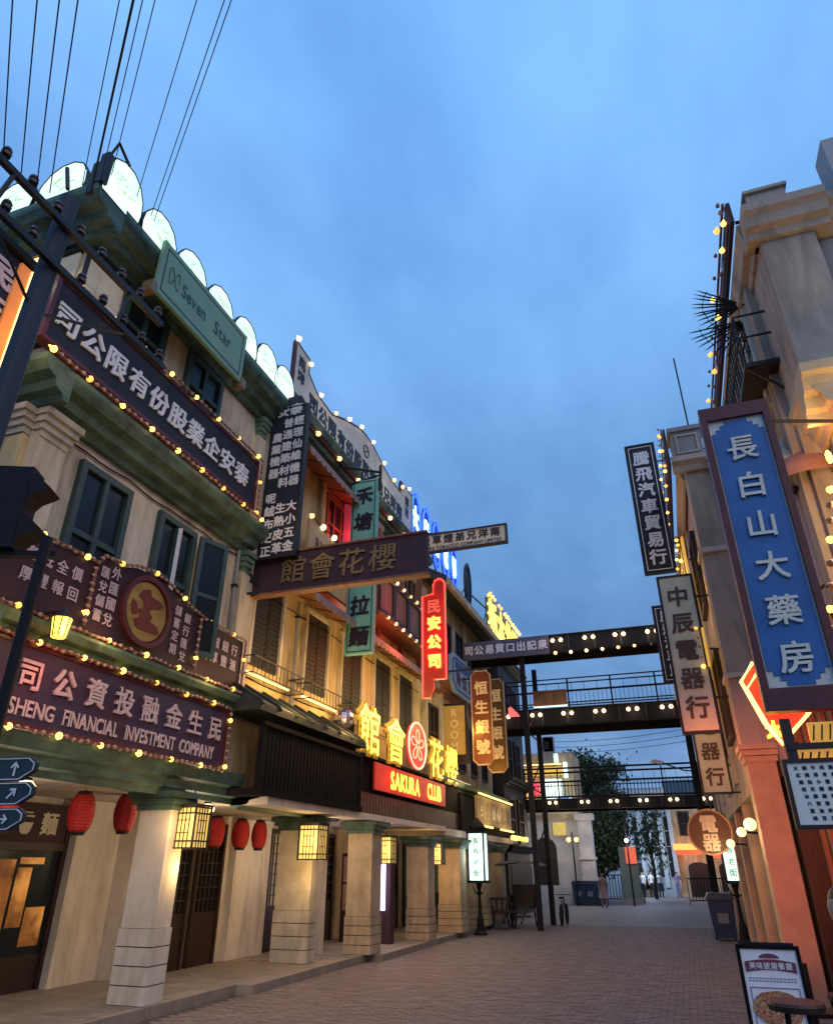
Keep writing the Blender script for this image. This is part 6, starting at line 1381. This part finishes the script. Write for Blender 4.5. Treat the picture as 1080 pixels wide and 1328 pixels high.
# second cart + bicycle
t = T('bicycle', 'dark bicycle leaning against the right iron pole', 'bicycle', (-4.5, 30, 0)); bx_, by_ = -4.6, 29.9
wheel(t, bx_, by_ - .5, .34, .33); wheel(t, bx_ + .05, by_ + .5, .34, .33)
g = G(); g.tube([(bx_, by_ - .5, .34), (bx_, by_ - .05, .32), (bx_, by_ + .3, .8), (bx_, by_ - .2, .82), (bx_, by_ - .05, .32)], .018, 5, world=True); g.tube([(bx_, by_ + .5, .34), (bx_, by_ + .32, .95)], .018, 5, world=True); g.tube([(bx_, by_ - .2, .82), (bx_, by_ - .5, .34)], .016, 5, world=True); g.build('frame', M['iron'], t)
g = G(); g.tube([(bx_ - .28, by_ + .2, .98), (bx_, by_ + .32, .98), (bx_ + .28, by_ + .2, .98)], .014, 5, world=True); g.build('handlebar', M['iron'], t); g = G(); g.box(bx_ - .08, bx_ + .08, by_ - .32, by_ - .08, .86, .92); g.build('saddle', M['black'], t)
t = T('handcart', 'dark wooden handcart with crates left of the rickshaw', 'cart', (-6.4, 27, 0)); hx, hy = -6.35, 27.4
wheel(t, hx - .4, hy, .4, .38); wheel(t, hx + .4, hy, .4, .38)
g = G(); g.box(hx - .45, hx + .45, hy - .7, hy + .7, .5, .58)
for k in range(5): g.box(hx - .45 + .2 * k, hx - .40 + .2 * k, hy - .72, hy - .66, .58, .95)
g.box(hx - .45, hx + .45, hy - .73, hy - .655, .9, .97); g.build('bed', M['wood'], t)
# iron barrier on the right
t = T('iron_barrier', 'black iron crowd barrier at the far right of the street', 'barrier', (.6, 47, 0))
g = G(); 
for z in (.25, 1.35): g.tube([(-.1, 46.8, z), (2.0, 47.6, z)], .03, 5, world=True)
for k in range(13): x = -.1 + 2.1 * k / 12; y = 46.8 + .8 * k / 12; g.tube([(x, y, .0 if k % 6 == 0 else .25), (x, y, 1.35)], .022, 4, world=True)
g.build('bars', M['black'], t)
t = T('iron_barrier', 'black iron barrier behind the far blue litter bins', 'barrier', (-4.4, 48, 0)); g = G()
for z in (.25, 1.5): g.tube([(-6.2, 47.6, z), (-3.8, 48.0, z)], .03, 5, world=True)
for k in range(15): x = -6.2 + 2.4 * k / 14; g.tube([(x, 47.6 + .4 * k / 14, 0 if k % 7 == 0 else .25), (x, 47.6 + .4 * k / 14, 1.5)], .022, 4, world=True)
g.build('bars', M['black'], t)
# ---- people
def skinned(pts, edges, rad, root=0, sub=2):
    me = bpy.data.meshes.new('body'); me.from_pydata([tuple(p) for p in pts], edges, []); ob = bpy.data.objects.new('body', me); COL.objects.link(ob)
    sk = ob.modifiers.new('s', 'SKIN'); sk.use_smooth_shade = True; ob.modifiers.new('d', 'SUBSURF').levels = sub
    sv = me.skin_vertices[0].data
    for i, v in enumerate(sv): v.radius = rad[i] if isinstance(rad[i], tuple) else (rad[i], rad[i]); v.use_root = (i == root)
    bpy.context.view_layer.update()
    m2 = bpy.data.meshes.new_from_object(ob.evaluated_get(bpy.context.evaluated_depsgraph_get())); bpy.data.objects.remove(ob); bpy.data.meshes.remove(me)
    return m2
SKIN = mat('skin', (.42, .26, .19), .6, .1, 8, 0); HAIR = mat('black_hair', (.012, .01, .01), .5, .2, 20, .1)
def person(label, x, y, h, rz, top, bottom, stride=.12, arm=0.0, skirt=False, far=True):
    """upright figure; heights as fractions of h; faces -Y before turning by rz"""
    t = T('person', label, 'person', (x, y, 0)); t.rotation_euler = (0, 0, rz)
    s = h / 1.7
    P_ = [(0, 0, .93), (0, .01, 1.10), (0, 0, 1.30), (0, 0, 1.43), (0, -.01, 1.50), (0, -.02, 1.60), (0, -.01, 1.67),
          (.09, 0, .86), (.10, -stride, .48), (.10, -stride * .6, .08), (.10, -stride * .6 - .14, .04),
          (-.09, 0, .86), (-.10, stride * .5, .48), (-.10, stride * 1.5, .09), (-.10, stride * 1.5 - .13, .04),
          (.17, 0, 1.39), (.22, -.02, 1.12), (.20, -.10 - arm, .90 + arm), (.19, -.14 - arm, .80 + arm * 1.2),
          (-.17, 0, 1.39), (-.22, .02, 1.12), (-.21, -.06, .88), (-.20, -.09, .79)]
    E_ = [(0,1),(1,2),(2,3),(3,4),(4,5),(5,6),(0,7),(7,8),(8,9),(9,10),(0,11),(11,12),(12,13),(13,14),(3,15),(15,16),(16,17),(17,18),(3,19),(19,20),(20,21),(21,22)]
    Rr = [(.14,.10),(.125,.095),(.15,.10),(.10,.075),(.052,.052),(.082,.092),(.06,.07),.085,.06,.042,.035,.085,.06,.042,.035,.055,.042,.033,.028,.055,.042,.033,.028]
    Rr = [(a[0]*s, a[1]*s) if isinstance(a, tuple) else (a*s, a*s) for a in Rr]
    me = skinned([(a*s, b*s, c*s) for a, b, c in P_], E_, Rr)
    me.materials.append(SKIN); me.materials.append(top); me.materials.append(bottom); me.materials.append(M['black'])
    for p in me.polygons:
        z = p.center.z / s; ax = abs(p.center.x / s)
        p.material_index = 0 if z > 1.47 else (1 if z > .95 and not (ax > .17 and z < 1.18) else (0 if ax > .165 and z > .6 else (2 if z > .11 else 3)))
    b = bpy.data.objects.new('body', me); COL.objects.link(b); b.parent = t
    g = G((WP((0, .015 * s, 1.625 * s)), WP((1,0,0)), WP((0,0,1)), WP((0,1,0)))); rr = .10 * s
    g.lathe([(rr * 1.0 * math.sin(math.pi * k / 8 * .62 + 1.2) if False else rr * math.sqrt(max(.001, 1 - ((k / 8) * 1.35 - .35) ** 2)), -.035 * s + .125 * s * k / 8) for k in range(9)], 12); g.build('hair', HAIR, t, smooth=True, local=True)
    for sx_ in (-1, 1): g = G(); g.lathe([(.001, -.012), (.012, 0), (.001, .012)], 6); 
    if skirt:
        g = G((WP((0, 0, 0)), WP((1,0,0)), WP((0,0,1)), WP((0,1,0)))); g.lathe([(.26*s, .48*s), (.2*s, .75*s), (.15*s, 1.0*s)], 14); g.build('skirt', bottom, t, local=True)
    return t
white = mat('white_cloth', (.55, .55, .58), .8, .1, 6, 0); pink = mat('pale_pink_cloth', (.42, .30, .28), .8, .1, 6, 0); lilac = mat('lilac_cloth', (.24, .18, .36), .8, .1, 6, 0); dark = mat('dark_cloth', (.02, .02, .03), .8, .2, 6, 0); denim = mat('blue_denim', (.06, .11, .22), .8, .2, 30, .1)
person('walking figure in a pale pink dress left of the street centre', -4.35, 42.5, 1.62, R(10), pink, pink, .1, skirt=True)
person('person in a white shirt and dark trousers near the far litter bins', -5.1, 46.4, 1.66, R(160), white, dark, .05)
person('far person in a white top and black skirt in the street centre', -1.9, 57.0, 1.60, R(180), white, dark, .1, skirt=True)
person('far person in lilac right of the street centre', -.75, 58.2, 1.62, R(20), lilac, lilac, .1)
person('left of two far people before the pale blue facade, in a white shirt', -3.1, 58.0, 1.62, R(-20), white, dark, .08)
person('right of two far people before the pale blue facade, in a white shirt', -2.55, 58.4, 1.65, R(30), white, dark, .08)
for i, (x, y) in enumerate(((-2.85, 58.7), (-3.45, 58.9))):
    t = T('potted_shrub', 'dark shrub behind the %s of the two far people' % ('right', 'left')[i], 'shrub', (x, y, 0)); g = G(); random.seed(40 + i)
    for k in range(500):
        p = WP((x + random.gauss(0, .3), y + .4 + random.gauss(0, .2), .5 + abs(random.gauss(.3, .35)))); d1 = WP((random.gauss(0,1), random.gauss(0,1), random.gauss(0,1))).normalized() * .1; d2 = d1.cross(WP((random.gauss(0,1), random.gauss(0,1), random.gauss(0,1)))).normalized() * .06; q = len(g.v); g.v += [p - d1, p + d2, p + d1, p - d2]; g.f.append([q, q+1, q+2, q+3])
    g.build('foliage', MATS['deep_green_leaves'], t); g = G((WP((x, y + .4, 0)), WP((1,0,0)), WP((0,0,1)), WP((0,1,0)))); g.lathe([(.2, 0), (.28, .5)], 10); g.build('pot', M['stone_d'], t)
# ---- A-frame food board
t = T('food_board', 'white A-board with plum banner and pizza picture at the lower right', 'sign', (.5, 6.6, 0)); Yb = 6.6
pA, pB, pC, pD = at(955, 1227, Y=Yb), at(1034, 1227, Y=Yb), at(1050, 1326, Y=Yb), at(968, 1326, Y=Yb)
x0, x1 = (pA.x + .0), (pB.x - .01); ztop = pA.z
fr = (WP((x0, Yb - .10, ztop - 1.0)), WP((1, 0, 0)), WP((0, .10, 1)).normalized(), WP((0, -1, .10)).normalized()); w, h = x1 - x0, 1.005
g = G(fr); g.box(0, w, 0, h, -.03, 0); g.build('board', mat('white_print', (.72, .66, .68), .5, .08, 4, 0), t)
g = G(fr); g.ring([(-.012, -.03), (w + .012, -.03), (w + .012, h + .012), (-.012, h + .012)], [(.014, .0), (w - .014, .0), (w - .014, h - .014), (.014, h - .014)], -.032, .012); g.build('frame', M['matte'], t)
g = G(fr); g.box(.02, .03, -.12, 0, -.03, 0); g.box(w - .03, w - .02, -.12, 0, -.03, 0); g.tube([(.05, .98, -.05), (.05, .0, -.5)], .012, 5); g.tube([(w - .05, .98, -.05), (w - .05, .0, -.5)], .012, 5); g.box(.02, w-.02, h + .012, h + .03, -.04, .0); g.build('leg', M['black'], t)
plm = mat('plum_banner_print', (.16, .03, .06), .5, .1, 4, 0)
arc = [(w * (.08 + .84 * k / 10), h - .13 + .018 * math.sin(math.pi * k / 10)) for k in range(11)]
g = G(fr); g.prism([(a, b - .03) for a, b in arc] + [(a, b + .035) for a, b in arc[::-1]], .002, .006)
g.prism([(w * .5 + .07 * math.cos(math.pi * k / 8), h - .07 + .03 * math.sin(math.pi * k / 8)) for k in range(9)], .002, .005); g.build('banner', plm, t)
chars(t, fr, '美味披薩餐廳', MATS['white_print'], w * .2, h - .118, w * .12, 0, .042, .012, c=.008, join=True)
g = G(fr)
for b in (.20, .216): 
    for k in range(14): g.box(w * (.1 + .057 * k), w * (.1 + .057 * k + .04), h - b, h - b + .007, .001, .003)
g.build('small_print', mat('mauve_print', (.22, .16, .28), .5, 0), t, kind='stuff')
bz = [( .04, h - .50), (w - .04, h - .50), (w - .04, h - .25), (.04, h - .25)]
g = G(fr); g.ring(bz, [(.046, h - .494), (w - .046, h - .494), (w - .046, h - .256), (.046, h - .256)], .001, .005); g.build('picture_border', MATS['mauve_print'], t)
pz = bpy.data.materials.new('pizza_print'); pz.use_nodes = True; n, l = pz.node_tree.nodes, pz.node_tree.links; tc2 = n.new('ShaderNodeTexCoord'); vo = n.new('ShaderNodeTexVoronoi'); vo.inputs['Scale'].default_value = 85; l.new(tc2.outputs['Object'], vo.inputs['Vector']); rp = n.new('ShaderNodeValToRGB'); rp.color_ramp.interpolation = 'LINEAR'
for i, (p_, c_) in enumerate(((0, (.36, .08, .03, 1)), (.35, (.42, .16, .06, 1)), (.55, (.5, .30, .16, 1)), (.75, (.26, .03, .03, 1)), (.9, (.08, .10, .03, 1)))):
    e_ = rp.color_ramp.elements[i] if i < 2 else rp.color_ramp.elements.new(p_); e_.position = p_; e_.color = c_
sp_ = n.new('ShaderNodeSeparateColor'); l.new(vo.outputs['Color'], sp_.inputs[0]); l.new(sp_.outputs[0], rp.inputs[0]); l.new(rp.outputs[0], n['Principled BSDF'].inputs['Base Color']); n['Principled BSDF'].inputs['Roughness'].default_value = .5
random.seed(9)
g = G(fr); g.prism([(w * .5 + w * .42 * math.cos(2*math.pi*k/26) * random.uniform(.95, 1.02), h - .375 + .108 * math.sin(2*math.pi*k/26) * random.uniform(.95, 1.03)) for k in range(26)], .002, .009); g.build('pizza_picture', pz, t)
g = G(fr); g.prism([(w * .28 + .07 * math.cos(2*math.pi*k/20), h - .60 + .07 * math.sin(2*math.pi*k/20)) for k in range(20)], .002, .006); g.build('dish_picture', plm, t)
g = G(fr); g.prism([(w * .75 + .06 * math.cos(2*math.pi*k/20), h - .60 + .05 * math.sin(2*math.pi*k/20)) for k in range(20)], .002, .006); g.build('dish_picture', pz, t)
# ---- table, chairs and a sitting guest at the right edge
ch0 = None
def chair(label, x, y, rz, s=1.0):
    t = T('wooden_chair', label, 'chair', (x, y, 0), 'dark wooden chairs by the right arcade'); t.rotation_euler = (0, 0, rz)
    def L_(g, n_, m=M['wood']): g.build(n_, m, t, local=True)
    g = G(); g.box(-.21, .21, -.21, .21, .43, .47); L_(g, 'seat')
    for sx_ in (-1, 1):
        g = G(); g.box(sx_*.19 - .02, sx_*.19 + .02, -.21, -.17, 0, .43); L_(g, 'leg')
        g = G(); g.box(sx_*.19 - .02, sx_*.19 + .02, .17, .21, 0, .94); L_(g, 'leg')
    g = G(); g.box(-.17, .17, .175, .205, .86, .93); g.box(-.17, .17, .175, .205, .60, .64); L_(g, 'backrest')
    for k in range(4): g = G(); g.box(-.13 + .08*k, -.105 + .08*k, .18, .20, .64, .86); L_(g, 'slat')
    g = G(); g.box(-.17, .17, -.2, -.18, .2, .23); g.box(-.17, .17, .18, .2, .2, .23); L_(g, 'stretcher')
    return t
chair('dark wooden chair behind the food board, nearer the orange pillar', 1.24, 10.4, R(100))
chair('dark wooden chair just right of the food board', 1.02, 8.3, R(80))
t = T('cafe_table', 'small dark table at the lower right corner', 'table', (1.35, 7.9, 0)); g = G((WP((1.5, 9.3, 0)), WP((1,0,0)), WP((0,0,1)), WP((0,1,0)))); g.lathe([(.36, .72), (.36, .76)], 20); g.build('tabletop', M['wood'], t); g = G((WP((1.5, 9.3, 0)), WP((1,0,0)), WP((0,0,1)), WP((0,1,0)))); g.lathe([(.22, 0), (.2, .03), (.03, .06), (.03, .72)], 10); g.build('pedestal', M['iron'], t)
t = T('folding_stool', 'black stool top in front of the food board, bottom right', 'stool', (.62, 5.7, 0)); c3 = at(1032, 1305, Y=5.5)
g = G((WP((c3.x, 5.5, 0)), WP((1,0,0)), WP((0,0,1)), WP((0,1,0)))); g.lathe([(.155, c3.z - .02), (.16, c3.z + .01), (.15, c3.z + .025)], 20); g.build('seat', M['wood'], t)
g = G()
for k in range(4): q = R(45 + 90 * k); g.tube([(c3.x + .08 * math.cos(q), 5.5 + .08 * math.sin(q), c3.z - .02), (c3.x + .18 * math.cos(q), 5.5 + .18 * math.sin(q), 0)], .012, 5, world=True)
g.build('leg', M['black'], t)
# standing guest cut by the right picture edge
person('standing guest with dark hair and blue denim jacket at the right picture edge', .70, 4.2, 1.83, R(-75), denim, dark, .05)
g = G((WP((.70, 4.2, 1.55)), WP((1,0,0)), WP((0,0,1)), WP((0,1,0)))); g.lathe([(.085, -.02), (.075, .05)], 12); g.build('collar', white, bpy.data.objects[[o.name for o in bpy.data.objects if o.get('label', '').startswith('standing guest')][0]], local=False)

# ---- pipes and cables on the facades, drain in the street
def pipe(label, X, Y, z0, z1, r=.045, m=None):
    t = T('drainpipe', label, 'pipe', (X, Y, z0)); g = G(); g.tube([(X, Y, z0), (X, Y, z1)], r, 8, world=True); g.build('pipe', m or M['iron'], t)
    z = z0 + .6
    while z < z1: g = G(); g.box(X - r * 1.5, X + r * 1.5, Y - r * 1.5, Y + r * 1.5, z, z + .05); g.build('clip', M['iron'], t); z += 1.5
pipe('grey drainpipe between the second-storey windows of the yellow building', XF + .06, 13.75, 5.0, 7.5, .04, M['plaster_d'])
pipe('thin drainpipe at the far end of the cream building wall', XF + .08, 11.05, 4.8, 7.7, .035, M['plaster_d'])
for i, (y0, y1, z, lab) in enumerate(((5.95, 11.2, 7.62, 'black cable sagging along the cream wall under the green cornice'), (11.9, 22.5, 7.25, 'black cable along the yellow wall above the shutters'), (11.9, 22.8, 5.32, 'black cable along the yellow wall below the shutters'))):
    t = T('wall_cable', lab, 'cable', (XF, y0, z)); n = 60
    g = G(); g.tube([(XF + .03 if i == 0 else XF + .02, y0 + (y1 - y0) * k / n, z - .035 * abs(math.sin(k / n * 3 * math.pi)) - .03 * abs(math.sin(k / n * 5 * math.pi + .6))) for k in range(n + 1)], .013, 5, world=True); g.build('cable', M['matte'], t)
